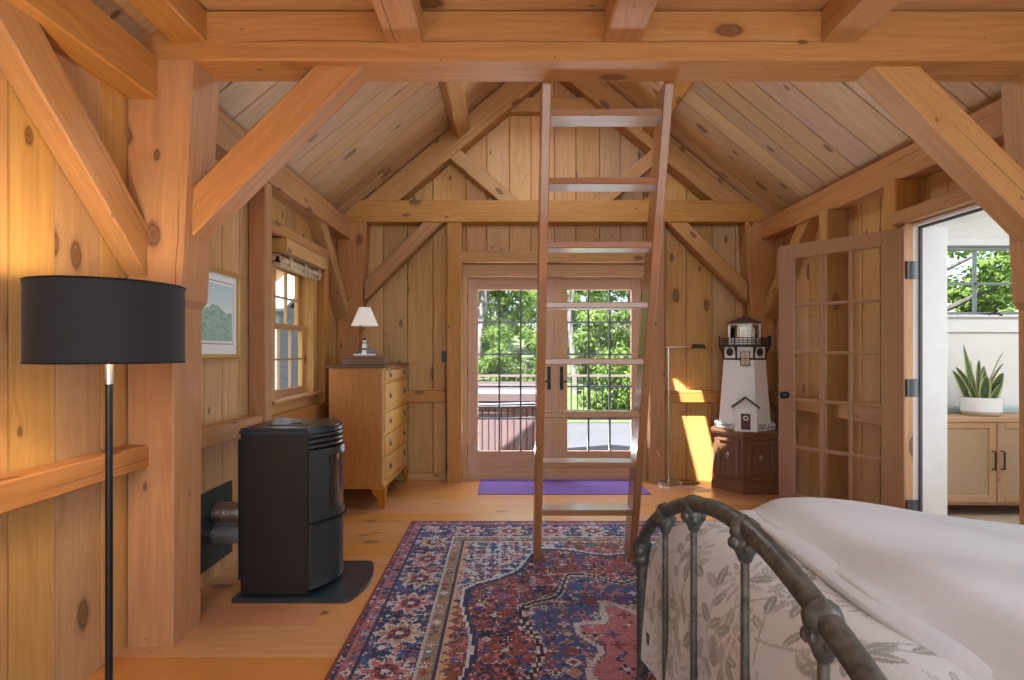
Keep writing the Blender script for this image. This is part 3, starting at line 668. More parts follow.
mb = MB(); mb.beam((-.62, 7.58, -.10), (-.48, 7.58, .52), .03, .05, (0, 1, 0)); mb.build('corner_strip', M_tubdark, ht, True)
mb = MB(); mb.box(-.80, -.44, 7.44, 7.60, -.12, .22, .02); cb = mb.build('equipment_box', M_rose, ht, True)
mb = MB(); mb.box(-.76, -.54, 7.425, 7.45, -.05, .17, .01); mb.build('box_screen', M_tubdark, cb, True)
def tree_proto(name, label, h, cr, seed, nleaf, mat, bark, leaf=.16, grp=None, conifer=False, low=.1, tr=.14):
    rr = random.Random(seed); t = thing(name, label, 'tree', (0, 0, -50), 0, grp)
    mb = MB(); top = h*.82; pts = []; x = y = 0
    for i in range(8): pts.append((x, y, top*i/7-.4)); x += rr.uniform(-.12, .12); y += rr.uniform(-.12, .12)
    mb.tube(pts, [tr*(1-.1*i) for i in range(8)], 9)
    for i in range(9):
        z = rr.uniform(.3, .8)*h; a = rr.uniform(0, 6.28); L = cr*rr.uniform(.5, .9)
        mb.tube([(0, 0, z), (L*.5*math.cos(a), L*.5*math.sin(a), z+.25*L), (L*math.cos(a), L*math.sin(a), z+.35*L)], [tr*.35, tr*.22, tr*.08], 6)
    mb.build('trunk', bark, t)
    mb = MB(); clumps = []
    for i in range(46):
        z = rr.uniform(low, 1)*h; f = (z/h)
        rad = cr*(1.05*(1-f)+.1 if conifer else math.sqrt(max(.05, 1-((f-.55)/.58)**2)))
        a = rr.uniform(0, 6.28); q = rad*math.sqrt(rr.uniform(.15, 1)); clumps.append((q*math.cos(a), q*math.sin(a), z, cr*rr.uniform(.18, .36), rr.random()))
    for i in range(nleaf):
        cx, cy, cz, r, tn = rr.choice(clumps)
        d = Vector((rr.gauss(0, 1), rr.gauss(0, 1), rr.gauss(0, 1)*.7)); d = d.normalized()*r*rr.uniform(.5, 1.05)
        c = Vector((cx, cy, cz))+d; n = (d.normalized()+Vector((rr.uniform(-1, 1), rr.uniform(-1, 1), rr.uniform(-.3, 1.2)))).normalized()
        e = n.orthogonal().normalized(); e = (Matrix.Rotation(rr.uniform(0, 6.28), 3, n) @ e); g = n.cross(e); s = leaf*rr.uniform(.6, 1.25)
        mb.poly([c-e*s*.5, c+g*s*.28-n*s*.06, c+e*s*.5, c-g*s*.28-n*s*.06], None, min(1, max(0, tn*.55+rr.random()*.45)))
    mb.build('foliage', mat, t); return t
G1 = 'woodland trees beyond the deck railing'
P = [tree_proto('leafy_tree', 'broad leafy green tree in the woods beyond the deck railing', 7.0, 1.7, 3, 15000, M_leaf, M_bark, .135, G1),
     tree_proto('leafy_tree', 'broad leafy green tree in the woods beyond the deck railing', 5.6, 1.6, 4, 13000, M_leaf, M_bark, .125, G1, low=.04),
     tree_proto('birch_tree', 'pale barked tree with bare lower trunk beyond the railing', 9.0, 1.5, 5, 8000, M_leaf, M_birch, .14, 'pale barked trees beyond the railing', low=.40, tr=.13),
     tree_proto('fir_tree', 'dark green fir tree among the woods beyond the railing', 7.0, 1.6, 6, 12000, M_leaf2, M_bark, .12, 'fir trees beyond the railing', True, .05)]
spots = [(0, -3.9, 18.6), (2, -1.0, 16.7), (1, -.6, 21.4), (2, 2.3, 17.8), (2, 5.7, 17.4), (0, 2.1, 24.4), (0, 4.9, 21.4), (3, -3.9, 22.6), (0, -.8, 26.4), (1, -3.4, 26.6), (3, 4.6, 26.6), (0, 8.6, 24.9), (1, 7.9, 28.9), (0, 2.2, 29.6), (1, -1.4, 30), (0, -5.9, 30)]
used = set()
for k, x, y in spots:
    loc = (x, y, lawn_z(x, y)-.05)
    if k not in used: used.add(k); P[k].location = loc; P[k].rotation_euler = (0, 0, x)
    else: dup(P[k], loc, x*1.7+y, None, R.uniform(.9, 1.12))
for k, x, y, lab in ((0, 7.6, 9.4, 'leafy tree outside the white room window, nearer the mullion'), (1, 11.8, 10.9, 'leafy tree outside the white room window, towards its right end'), (0, 11.0, 13.6, 'taller leafy tree farther out beyond the white room window'), (1, 6.4, 14.6, 'leafy tree beside the house beyond the white room window'),
                     (0, -10.4, 14.4, 'leafy tree outside the left sash window behind the shed'), (1, -6.5, 14.6, 'leafy tree outside the left sash window farther down the garden')):
    r = dup(P[k], (x, y, lawn_z(x, y)-.05), x+y, lab); r['group'] = 'trees beside the house'
bu = tree_proto('shrub', 'bright green shrub at the edge of the woods beyond the lawn', 2.4, 1.25, 9, 9000, M_leaf, M_bark, .11, 'shrubs along the woodland edge', low=.02, tr=.05); bu['category'] = 'shrub'
first = True
for x, y in ((-2.6, 15.0), (.4, 14.8), (3.3, 15.0), (7.2, 18.4), (-6.2, 21.0)):
    loc = (x, y, lawn_z(x, y)-.05)
    if first: bu.location = loc; first = False
    else: dup(bu, loc, x*3+y, None, R.uniform(.85, 1.2))
sh = thing('garden_shed', 'white clapboard shed seen through the left sash window', 'shed', (-4.6, 9.2, -.35))
mb = MB()
for i in range(15): z0 = -.4+.16*i; mb.beam((-6.4, 8.2, z0+.08), (-3.4, 8.2, z0+.08), .03, .165, (0, -.12, 1)); mb.beam((-3.4, 8.2, z0+.08), (-3.4, 10.8, z0+.08), .03, .165, (.12, 0, 1))
mb.box(-6.35, -3.42, 8.22, 10.7, -.4, 1.98); mb.build('shed_wall', M_clap, sh, True)
mb = MB(); mb.beam((-6.5, 8.75, 2.3), (-3.25, 8.75, 2.3), 1.55, .06, (0, -.55, 1)); mb.beam((-6.5, 10.2, 2.3), (-3.25, 10.2, 2.3), 1.7, .06, (0, .55, 1)); mb.build('shed_roof', M_slate, sh, True)
# ---------------------------------------------------------------- ladder
ld_ = thing('ladder', 'reddish wooden loft ladder leaning on the near tie beam', 'ladder', (.496, 3.38, 0))
SL = -.2925; ydir = Vector((0, SL, 1)).normalized(); yn = Vector((0, 1, -SL)).normalized()   # yn: from front edge backwards
LW0, LW1, TH, DP = .178, .814, .046, .145
front = lambda z: 3.378+SL*z
for xa, xb in ((LW0, LW0+TH), (LW1-TH, LW1)):
    xm = (xa+xb)/2; p0 = Vector((xm, front(0), 0))+yn*(DP/2); p1 = Vector((xm, front(2.585), 2.585))+yn*(DP/2)
    MB().beam(p0, p1, TH, DP, yn, .004, cut0=((0, 0, .014), (0, 0, 1)), cut1=((0, 0, 2.60), (0, 0, 1)), tone=.5).build('stile', M_ladder, ld_, True)
for i in range(8):
    z = .31+.3065*i; y = front(z)+.004
    MB().box(LW0+TH-.001, LW1-TH+.001, y, y+.135, z, z+.034, .004, .4+.06*i).build('tread', M_ladder, ld_, True)
# ---------------------------------------------------------------- floor lamp
FL = (-1.235, 1.70)
fl = thing('floor_lamp', 'black floor lamp with a wide drum shade against the left pine wall', 'lamp', (FL[0], FL[1], 0))
MB().lathe([(.001, 0), (.15, 0), (.155, .006), (.15, .018), (.03, .024), (.014, .03), (.001, .03)], 40, cap=False).build('base', M_black, fl)
MB().tube([(0, 0, .02), (0, 0, 1.24)], .0105, 14).build('pole', M_black, fl)
MB().tube([(0, 0, 1.20), (0, 0, 1.34)], .0125, 14).build('neck', M_nickel, fl)
mb = MB(); rs, zb, zt = .205, 1.268, 1.508
mb.lathe([(rs, zb), (rs, zt)], 72, cap=False); sh_ = mb.build('lamp_shade', M_shade, fl)
mb = MB(); mb.lathe([(rs-.003, zt), (rs-.003, zb)], 72, cap=False); mb.build('shade_lining', M_shadein, sh_)
mb = MB()
for z in (zb, zt): mb.tube([(rs*math.cos(2*PI*i/60), rs*math.sin(2*PI*i/60), z) for i in range(61)], .003, 6)
for a in (0, 2.09, 4.19): mb.tube([(0, 0, 1.36), (rs*math.cos(a), rs*math.sin(a), zt-.01)], .002, 6)
mb.build('shade_rim', M_black, sh_)
MB().lathe([(.012, 1.33), (.026, 1.36), (.030, 1.385), (.024, 1.41), (.002, 1.42)], 20).build('bulb', plain('warm_bulb', (1, .9, .7), .4, emit=(1, .68, .34), es=9), fl)
pl = bpy.data.lights.new('floor_lamp_bulb_light', 'POINT'); pl.energy = 19; pl.color = (1, .80, .52); pl.shadow_soft_size = .035
po = bpy.data.objects.new('floor_lamp_bulb_light', pl); COL.objects.link(po); po.location = (FL[0], FL[1], 1.46)
# ---------------------------------------------------------------- pellet stove
st = thing('pellet_stove', 'black freestanding pellet stove with curved glass front and floor plate', 'stove', (-1.2, 3.08, 0))
y0, y1, xb, xf = 2.855, 3.30, -1.385, -1.035
def arc(x0, bul, ya, yb, n=12): return [(x0+bul*math.sin(PI*i/n), ya+(yb-ya)*i/n) for i in range(n+1)]
mb = MB(); mb.prism([(xb, y0), (xf, y0), (xf, y1), (xb, y1)], .03, .868); mb.build('stove_body', M_stove, st, True)
mb = MB(); mb.prism([(xb-.005, y0-.008)]+arc(xf+.01, .10, y0-.008, y1+.008)+[(xb-.005, y1+.008)], .868, .888); mb.prism([(xb, y0)]+arc(xf, .095, y0, y1)+[(xb, y1)], .888, .900)
tp = mb.build('stove_top', M_stovepad, st, True)
MB().prism([(xb+.10, y0+.11), (xf-.03, y0+.11), (xf-.03, y1-.11), (xb+.10, y1-.11)], .900, .904).build('hopper_lid', M_stovepad, tp, True)
MB().box(xb+.2, xb+.26, y0+.16, y0+.18, .904, .908).build('lid_latch', M_black, tp, True)
for z in (.848, .820, .792):
    mb = MB(); mb.prism([(xf, y0+.005)]+arc(xf+.012, .10, y0+.005, y1-.005)+[(xf, y1-.005)], z, z+.014); mb.build('top_grille_slat', M_stove2, st, True)
mb = MB(); mb.prism([(xf, y0+.02)]+arc(xf+.002, .06, y0+.02, y1-.02)+[(xf, y1-.02)], .785, .868); mb.build('grille_recess', M_black, st, True)
ya, yb_ = y0+.012, y1-.012
mb = MB(); outer = arc(xf+.022, .10, ya, yb_, 20)
win = (.46, .74); 
def ring(mb, i0, i1, z0, z1):
    mb.prism([(x-.02, y) for x, y in outer[i0:i1+1]][::-1][::-1][0:0] + outer[i0:i1+1] + [(x-.02, y) for x, y in reversed(outer[i0:i1+1])], z0, z1)
ring(mb, 0, 4, .40, .78); ring(mb, 16, 20, .40, .78); ring(mb, 4, 16, .40, .44); ring(mb, 4, 16, .74, .78)
dr = mb.build('stove_door', M_stove2, st, True)
mb = MB(); ga = arc(xf+.016, .10, ya, yb_, 20)
for i in range(4, 16):
    (xa_, yA), (xc_, yC) = ga[i], ga[i+1]; mb.poly([(xa_, yA, .44), (xc_, yC, .44), (xc_, yC, .74), (xa_, yA, .74)])
mb.build('door_glass', plain('stove_glass', (.03, .022, .02), .06, spec=.9), dr, True)
mb = MB(); mb.prism([(xf, ya)]+arc(xf+.002, .06, ya, yb_)+[(xf, yb_)], .40, .78); mb.build('firebox', M_black, st, True)
mb = MB(); mb.tube([(xf+.05, y0+.05, .42), (xf+.075, y0+.045, .42), (xf+.075, y0+.045, .54)], .008, 8); 
mb = MB(); mb.prism([(xf, ya)]+arc(xf+.018, .097, ya, yb_, 16)+[(xf, yb_)], .05, .385); mb.build('ash_drawer', M_stove2, st, True)
mb = MB(); mb.prism([(xf, ya)]+arc(xf+.03, .103, ya, yb_, 16)+[(xf, yb_)], .385, .395); mb.build('drawer_lip', M_black, st, True)
MB().box(xb-.022, xb, y0+.015, y1-.02, .10, .84).build('back_panel', M_black, st, True)
pts = [(xb-.03, y0-.035), (xf+.02, y0-.035)]+[(xf+.20, y0-.035), (xf+.225, y0-.025)]+[(xf+.235+.045*math.sin(PI*i/12), y0-.005+(y1-y0+.01)*i/12) for i in range(13)]+[(xf+.225, y1+.025), (xf+.20, y1+.035)]+[(xf+.02, y1+.035), (xb-.03, y1+.035)]
mb = MB(); mb.prism(pts, .0, .024); mb.build('floor_plate', M_stovepad, st, True)
pb = tag(MB().box(-1.668, -1.655, 2.92, 3.31, .09, .52, .002).build('vent_board', M_greenpl), 'dark green board on the left wall behind the stove pipes', 'wall board')
vp = thing('vent_pipe', 'two stacked flue pipes joining the stove back to the green wall board', 'pipe', (-1.53, 3.11, .2))
mb = MB(); pts = [(-1.652+.0121*i, 3.11, .385) for i in range(21)]; mb.tube(pts, [.056+.004*(i % 2) for i in range(21)], 18); mb.build('foil_pipe', M_foil, vp, True)
MB().tube([(-1.655, 3.12, .262), (-1.409, 3.12, .262)], .055, 20).build('grey_pipe', M_pipe, vp, True)
MB().tube([(-1.46, 3.10, .262), (-1.455, 3.08, .19), (-1.43, 3.07, .15), (-1.410, 3.07, .147)], .035, 14).build('copper_elbow', M_copper, vp, True)
# ---------------------------------------------------------------- chest of drawers
CL, CD = .985, .455
ch = thing('chest_of_drawers', 'tall honey maple chest of five drawers in the far left corner', 'chest of drawers', (-1.235, 4.52, 0), math.radians(-1.2))
hx = CD/2
MB().box(-hx, hx-.02, 0, CL, .20, 1.165, .003, .5).build('carcass', M_chest, ch)
MB().box(-hx-.012, hx+.015, -.015, CL+.01, 1.165, 1.19, .005, .5).build('chest_top', M_chesttop, ch)
mb = MB(); mb.box(hx-.02, hx, 0, .03, .20, 1.165); mb.box(hx-.02, hx, CL-.03, CL, .20, 1.165)
rows = [(.225, .405), (.425, .60), (.62, .79), (.81, 1.035), (1.055, 1.15)]
zz = [.20]+[q for r in rows for q in r]+[1.165]
for a, b in zip(zz[0::2], zz[1::2]): mb.box(hx-.02, hx, .03, CL-.03, a, b)
mb.build('front_frame', M_chestfront, ch)
for a, b in rows:
    dw = MB().box(hx-.03, hx+.010, .034, CL-.034, a+.004, b-.004, .005, R.random()).build('drawer', M_chestfront, ch)
    for yy in (.20, CL-.20):
        mb = MB(); zc = (a+b)/2; mb.lathe([(.001, 0), (.022, 0), (.02, .004), (.001, .005)], 12, (hx+.010, yy, zc+.012), (1, 0, 0), cap=False); mb.tube([(hx+.016, yy+.03*math.cos(PI+PI*i/8), zc+.008+.028*math.sin(PI+PI*i/8)) for i in range(9)], .004, 6); mb.build('drawer_pull', M_steel, dw)
MB().box(-hx-.008, hx+.012, -.012, CL+.008, .165, .20, .006).build('base_molding', M_chest, ch)
for sx in (-1, 1):
    for yy, s in ((0, 1), (CL, -1)):
        mb = MB(); xa = hx if sx > 0 else -hx
        o = [(0, .165), (.13, .165), (.115, .12), (.075, .095), (.06, .05), (.052, 0), (0, 0)]
        k = len(mb.v)
        for t in (0, .022):
            for (a, z) in o: mb.v.append((xa+(.008-t)*sx, yy-.008*s+a*s, z))
        n = len(o); mb.face([k+i for i in range(n)]); mb.face([k+n+i for i in range(n-1, -1, -1)])
        for i in range(n): mb.face((k+i, k+(i+1) % n, k+n+(i+1) % n, k+n+i))
        k = len(mb.v)
        for t in (0, .022):
            for (a, z) in o: mb.v.append((xa+.008*sx-a*sx*.8, yy-(.008-t)*s, z))
        mb.face([k+i for i in range(n)]); mb.face([k+n+i for i in range(n-1, -1, -1)])
        for i in range(n): mb.face((k+i, k+(i+1) % n, k+n+(i+1) % n, k+n+i))
        mb.build('bracket_foot', M_chest, ch)
bx = thing('wooden_box', 'dark flat wooden box under the small table lamp on the chest', 'box', (-1.215, 4.80, 1.19))
MB().box(-.18, .18, -.12, .12, 0, .055, .004).build('box_body', M_walnut, bx); MB().box(-.185, .185, -.125, .125, .055, .078, .004).build('box_lid', M_walnut, bx)
tl = thing('table_lamp', 'small table lamp with white shade and lighthouse base on the chest', 'lamp', (-1.235, 4.80, 1.268))
MB().box(-.085, .085, -.065, .065, 0, .016, .004).build('lamp_base', M_lhwhite, tl)
mb = MB(); mb.blob((.055, -.01, .034), (.042, .03, .022), 3, .3); mb.blob((-.05, .0, .028), (.03, .03, .016), 5, .3); fgb = mb.build('rock_base', plain('blue_grey_rock', (.16, .2, .24), .7), tl)
mb = MB(); mb.lathe([(.026, .016), (.018, .105), (.024, .107), (.024, .113), (.014, .114), (.014, .135), (.017, .137), (.002, .155)], 14, (0, -.01, 0)); fg = mb.build('lighthouse_figure', M_lhwhite, tl)
mb = MB(); mb.lathe([(.0235, .05), (.021, .07)], 14, (0, -.01, 0), cap=False); mb.lathe([(.0255, .107), (.0255, .114)], 14, (0, -.01, 0)); mb.lathe([(.018, .136), (.003, .157)], 14, (0, -.01, 0)); mb.build('dark_bands', plain('navy_paint', (.03, .04, .08), .5), fg)
MB().tube([(-.045, .0, .016), (-.045, .0, .26), (0, 0, .30), (0, 0, .40)], .0055, 8).build('lamp_stem', M_chesttop, tl)
mb = MB(); mb.lathe([(.118, .262), (.050, .424), (.047, .424), (.115, .262)], 40, (.0, 0, 0), cap=False); mb.build('lamp_shade', M_lamp, tl)
# ---------------------------------------------------------------- framed print
fp = thing('framed_print', 'gold framed green seascape print hanging on the left wall', 'picture', (-1.668, 3.09, 1.27))
mb = MB()
py0, py1, pz0, pz1 = 2.79, 3.385, 1.265, 1.775
mb.box(-1.668, -1.640, py0, py1, pz0, pz0+.022); mb.box(-1.668, -1.640, py0, py1, pz1-.022, pz1); mb.box(-1.668, -1.640, py0, py0+.022, pz0+.022, pz1-.022); mb.box(-1.668, -1.640, py1-.022, py1, pz0+.022, pz1-.022); mb.build('picture_frame', M_gold, fp, True)
mb = MB(); mb.box(-1.667, -1.656, py0+.01, py1-.01, pz0+.01, pz1-.01, .001); mb.build('mount_board', M_mat, fp, True)
mb = MB(); ia, ib, ic, idd = py0+.085, py1-.085, pz0+.10, pz1-.085
mb.poly([(-1.6535, ia, ic), (-1.6535, ib, ic), (-1.6535, ib, idd), (-1.6535, ia, idd)], [(0, 0), (1, 0), (1, 1), (0, 1)]); mb.build('print_sheet', M_print, fp, True)
mb = MB()
for q in ((ia-.02, ib+.02, ic-.02, ic-.016), (ia-.02, ib+.02, idd+.016, idd+.02), (ia-.02, ia-.016, ic-.02, idd+.02), (ib+.016, ib+.02, ic-.02, idd+.02)): mb.box(-1.6558, -1.6552, *q, .0001)
mb.build('mount_line', M_grey, fp, True)
# ---------------------------------------------------------------- corner cabinet + model lighthouse
cb = thing('hexagonal_cabinet', 'dark walnut six sided cabinet under the model lighthouse', 'cabinet', (2.335, 5.255, 0))
def hexa(r, ph=-PI/2-PI/6): return [(r*math.cos(ph+PI/3*i), r*math.sin(ph+PI/3*i)) for i in range(6)]
mb = MB(); mb.prism(hexa(.345), .0, .07); mb.prism(hexa(.335), .07, .085); mb.prism(hexa(.322), .085, .10); mb.build('plinth', M_walnut, cb)
MB().prism(hexa(.315), .10, .52).build('cabinet_body', M_walnut, cb)
mb = MB(); mb.prism(hexa(.328), .52, .533); mb.prism(hexa(.345), .533, .548); mb.prism(hexa(.352), .548, .57); mb.build('cabinet_top', M_walnut, cb)
for i in (0, 5, 1, 4):
    hx_ = hexa(.315); a, b = Vector((*hx_[i], 0)), Vector((*hx_[(i+1) % 6], 0)); t = (b-a).normalized(); nn = Vector((t.y, -t.x, 0)); L = (b-a).length
    P3 = lambda u, z, n: a+t*u+nn*n+Vector((0, 0, z))
    mb = MB(); u0, u1 = .045, L-.045
    for (ua, ub, za, zb_) in ((u0, u1, .135, .155), (u0, u1, .465, .485)): mb.beam(P3(ua, (za+zb_)/2, .008), P3(ub, (za+zb_)/2, .008), .020, .026, (0, 0, 1), .004)
    for uu in (u0+.01, u1-.01): mb.beam(P3(uu, .135, .008), P3(uu, .485, .008), .020, .026, t, .004)
    for k_ in range(7):
        uu = u0+.04+(u1-u0-.08)*k_/6; mb.beam(P3(uu, .185, .001), P3(uu, .435, .001), .006, .016, t, .003)
    dd = mb.build('cabinet_door', M_walnut, cb)
    mb = MB(); c = P3(L/2, .345, .006); mb.lathe([(.014, 0), (.012, .004), (.006, .006), (.006, .012), (.010, .016), (.004, .022)], 12, c, nn); mb.tube([P3(L/2, .343, .016), P3(L/2-.012, .325, .016), P3(L/2, .305, .016), P3(L/2+.012, .325, .016), P3(L/2, .343, .016)], .003, 6); mb.build('door_pull', M_nickel, dd)
lh = thing('model_lighthouse', 'tall white octagonal wooden model lighthouse standing on the walnut cabinet', 'model lighthouse', (2.305, 5.255, .571), math.radians(-21))
PH = PI/8
oct_ = lambda prof, c=(0, 0, 0), cap=True: MB().lathe([(r/math.cos(PI/8), z) for r, z in prof], 8, c, (0, 0, 1), False, PH, .5, cap)
mb = MB(); rr = random.Random(2)
for ring_ in range(2):
    for i in range(40):
        a = 2*PI*i/40+ring_*.08; rad = .245/math.cos(((a+PI/8) % (PI/4))-PI/8)
        mb.blob((rad*math.cos(a), rad*math.sin(a), .018+.03*ring_), (.021, .021, .018), i+ring_*50, .2, 6)
oct_([(.245, 0), (.240, .055)]).build('rock_core', M_stone, lh); mb.build('stone_base', M_stone, lh, False)
oct_([(.226, .03), (.183, .655)]).build('tower', M_lhwhite, lh)
oct_([(.185, .655), (.190, .665), (.188, .672)]).build('tower_trim', M_lhblack, lh)
oct_([(.182, .672), (.182, .775)]).build('watch_room', M_lhwhite, lh)
mb = MB()
for i in range(8):
    a = PH+PI/4*i; r = .182/math.cos(PI/8)+.002; mb.beam((r*math.cos(a), r*math.sin(a), .665), (r*math.cos(a)*1.0, r*math.sin(a), .775), .016, .016, (math.cos(a), math.sin(a), 0)); 
    mb.beam((r*math.cos(a), r*math.sin(a), .72), (r*1.18*math.cos(a), r*1.18*math.sin(a), .775), .012, .016, (0, 0, 1))
mb.build('corner_bracket', M_lhblack, lh)
for i in range(8):
    a = PI/4*i-PI/2
    if i == 0: continue
    n = Vector((math.cos(a), math.sin(a), 0)); mb = MB(); mb.lathe([(.038, 0), (.038, .006), (.030, .008), (.030, .003), (.001, .003)], 20, n*.181+Vector((0, 0, .728)), n, cap=False); mb.build('round_vent', M_lhblack, lh)
mb = MB(); mb.box(-.042, .042, -.196, -.186, .60, .735, .002); wd = mb.build('tower_window', M_lhblack, lh)
mb = MB()
for (xa, xb2) in ((-.035, -.002), (.002, .035)):
    for za in (.607, .672): mb.box(xa, xb2, -.198, -.194, za, za+.058, .001)
mb.build('window_panes', plain('amber_pane', (.42, .25, .13), .3), wd)
oct_([(.20, .775), (.228, .782), (.230, .795), (.228, .800)]).build('gallery_deck', M_lhblack, lh)
mb = MB(); rg = .222/math.cos(PI/8); cor = [(rg*math.cos(PH+PI/4*i), rg*math.sin(PH+PI/4*i)) for i in range(8)]
for i in range(8):
    (xa, ya2), (xc, yc) = cor[i], cor[(i+1) % 8]
    mb.tube([(xa, ya2, .795), (xa, ya2, .872)], .007, 6); mb.blob((xa, ya2, .876), .010, 1, 0, 6)
    for z in (.82, .84, .862): mb.tube([(xa, ya2, z), (xc, yc, z)], .0035, 5)
    for k_ in (1, 2, 3, 4): f = k_/5; mb.tube([(xa+(xc-xa)*f, ya2+(yc-ya2)*f, .80), (xa+(xc-xa)*f, ya2+(yc-ya2)*f, .862)], .0025, 5)
mb.build('gallery_rail', M_lhblack, lh)
oct_([(.140, .795), (.137, .865)]).build('lantern_base', M_lhwhite, lh)
for i in range(8):
    a = PH+PI/4*i; r = .137/math.cos(PI/8)-.006
    MB().beam((r*math.cos(a), r*math.sin(a), .86), (r*math.cos(a), r*math.sin(a), .99), .022, .022, (math.cos(a), math.sin(a), 0)).build('lantern_post', M_lhwhite, lh)
oct_([(.132, .865), (.132, .985)], cap=False).build('lantern_glass', M_lampglass, lh)
MB().lathe([(.016, .865), (.016, .89), (.018, .905), (.018, .935), (.010, .95), (.003, .955)], 16).build('lantern_lamp', plain('lantern_bulb', (.5, .36, .2), .4, emit=(1, .75, .42), es=.05), lh)
oct_([(.139, .985), (.146, .99), (.146, 1.0)]).build('lantern_cornice', M_lhwhite, lh)
oct_([(.158, .998), (.158, 1.006), (.004, 1.082)]).build('lantern_roof', M_lhroof, lh)
ct = MB(); ct.v = [(-.095, -.29, 0), (.095, -.29, 0), (.095, -.19, 0), (-.095, -.19, 0), (-.095, -.29, .225), (.095, -.29, .225), (.095, -.16, .225), (-.095, -.16, .225), (0, -.29, .30), (0, -.16, .30)]
for f in ((0, 1, 5, 8, 4), (1, 2, 6, 5), (3, 0, 4, 7), (2, 3, 7, 9, 6), (5, 6, 9, 8), (7, 4, 8, 9), (3, 2, 1, 0)): ct.face(f)
cth = ct.build('cottage', M_lhwhite, lh)
mb = MB(); mb.beam((-.055, -.235, .267), (-.0551, -.235, .267), .16, .01); mb = MB()
for s in (-1, 1):
    a, b = Vector((0, -.235, .312)), Vector((s*.118, -.235, .218)); mb.beam(a, b, .15, .012, (b-a).cross(Vector((0, 1, 0))), .002)
mb.build('cottage_roof', M_lhblack, cth)
mb = MB(); mb.box(-.04, .04, -.298, -.288, .02, .165, .002); mb.build('cottage_door', M_lhred, cth)
mb = MB(); mb.box(-.050, -.04, -.300, -.288, .01, .175, .001); mb.box(.04, .050, -.300, -.288, .01, .175, .001); mb.box(-.05, .05, -.300, -.288, .165, .178, .001); mb.build('door_trim', M_lhwhite, cth)
mb = MB(); mb.tube([(.018*math.cos(2*PI*i/16), -.301, .125+.018*math.sin(2*PI*i/16)) for i in range(17)], .005, 6); mb.build('wreath', M_lhwhite, cth)
# ---------------------------------------------------------------- pharmacy floor lamp, outlets, cords
pl2 = thing('reading_lamp', 'slim nickel reading floor lamp with a sideways head by the sunlit wall', 'lamp', (1.62, 5.40, 0))
MB().lathe([(.001, 0), (.125, 0), (.128, .008), (.12, .022), (.02, .03), (.012, .05), (.001, .05)], 36, cap=False).build('base', M_nickel, pl2)
MB().tube([(0, 0, .03), (0, 0, 1.35)], .010, 12).build('pole', M_nickel, pl2)
MB().tube([(-.035, 0, 1.342), (.0, 0, 1.348), (.25, -.02, 1.352)], .0065, 10).build('arm', M_nickel, pl2)
mb = MB(); k = len(mb.v)
for x, w_, zt_ in ((.22, .02, .0), (.24, .045, .03), (.34, .05, .022), (.36, .04, -.01)):
    mb.v += [(x, -.02-w_, 1.335), (x, -.02-w_*.5, 1.35+zt_), (x, -.02+w_*.5, 1.35+zt_), (x, -.02+w_, 1.335)]
for i in range(3):
    for j in range(3): a = k+i*4+j; mb.face((a, a+1, a+5, a+4), None, .5, False)
mb.face((k, k+1, k+2, k+3)); mb.face((k+15, k+14, k+13, k+12)); mb.face((k, k+4, k+8, k+12, k+15, k+11, k+7, k+3))
mb.build('lamp_head', plain('dark_lamp_head', (.10, .085, .07), .35, metal=.6), pl2)
mb = MB(); mb.box(1.57, 1.625, 5.53, 5.579, .36, .51, .006); mb.build
o1 = mb.build('power_adapter', M_black); tag(o1, 'black power adapter plugged into the wall behind the reading lamp', 'power adapter')
mb = MB(); mb.tube([(1.60, 5.52, .37), (1.605, 5.525, .25), (1.585, 5.52, .10), (1.60, 5.52, .012), (1.70, 5.50, .008), (1.86, 5.46, .008), (1.93, 5.40, .008), (1.86, 5.34, .008), (1.72, 5.36, .008), (1.68, 5.40, .01)], .005, 8)
mb.build('lamp_cord', M_black, pl2, True)
mb = MB(); mb.tube([(1.66, 5.27, .006), (1.75, 5.22, .006), (1.88, 5.20, .006), (1.93, 5.13, .006), (1.86, 5.08, .006), (1.78, 5.12, .006)], .004, 8)
tag(mb.build('white_cord', M_white), 'pale cord curling on the floor before the walnut cabinet', 'cord')
wp = thing('wall_controller', 'black wall control on the post left of the glazed doors with cord', 'wall control', (-.60, 5.44, 1.21))
MB().box(-.63, -.581, 5.42, 5.47, 1.20, 1.31, .006).build('control_body', M_black, wp, True)
mb = MB(); mb.tube([(-.60, 5.445, 1.20), (-.595, 5.45, 1.05), (-.588, 5.45, .6), (-.588, 5.46, .05)], .005, 8); mb.build('control_cord', M_black, wp, True)
# ---------------------------------------------------------------- yoga mat
mb = MB(); mb.box(-.25, 1.33, 4.965, 5.525, .0, .007, .002)
tag(mb.build('yoga_mat', M_mauve), 'flat purple mat on the floor before the glazed doors', 'mat')
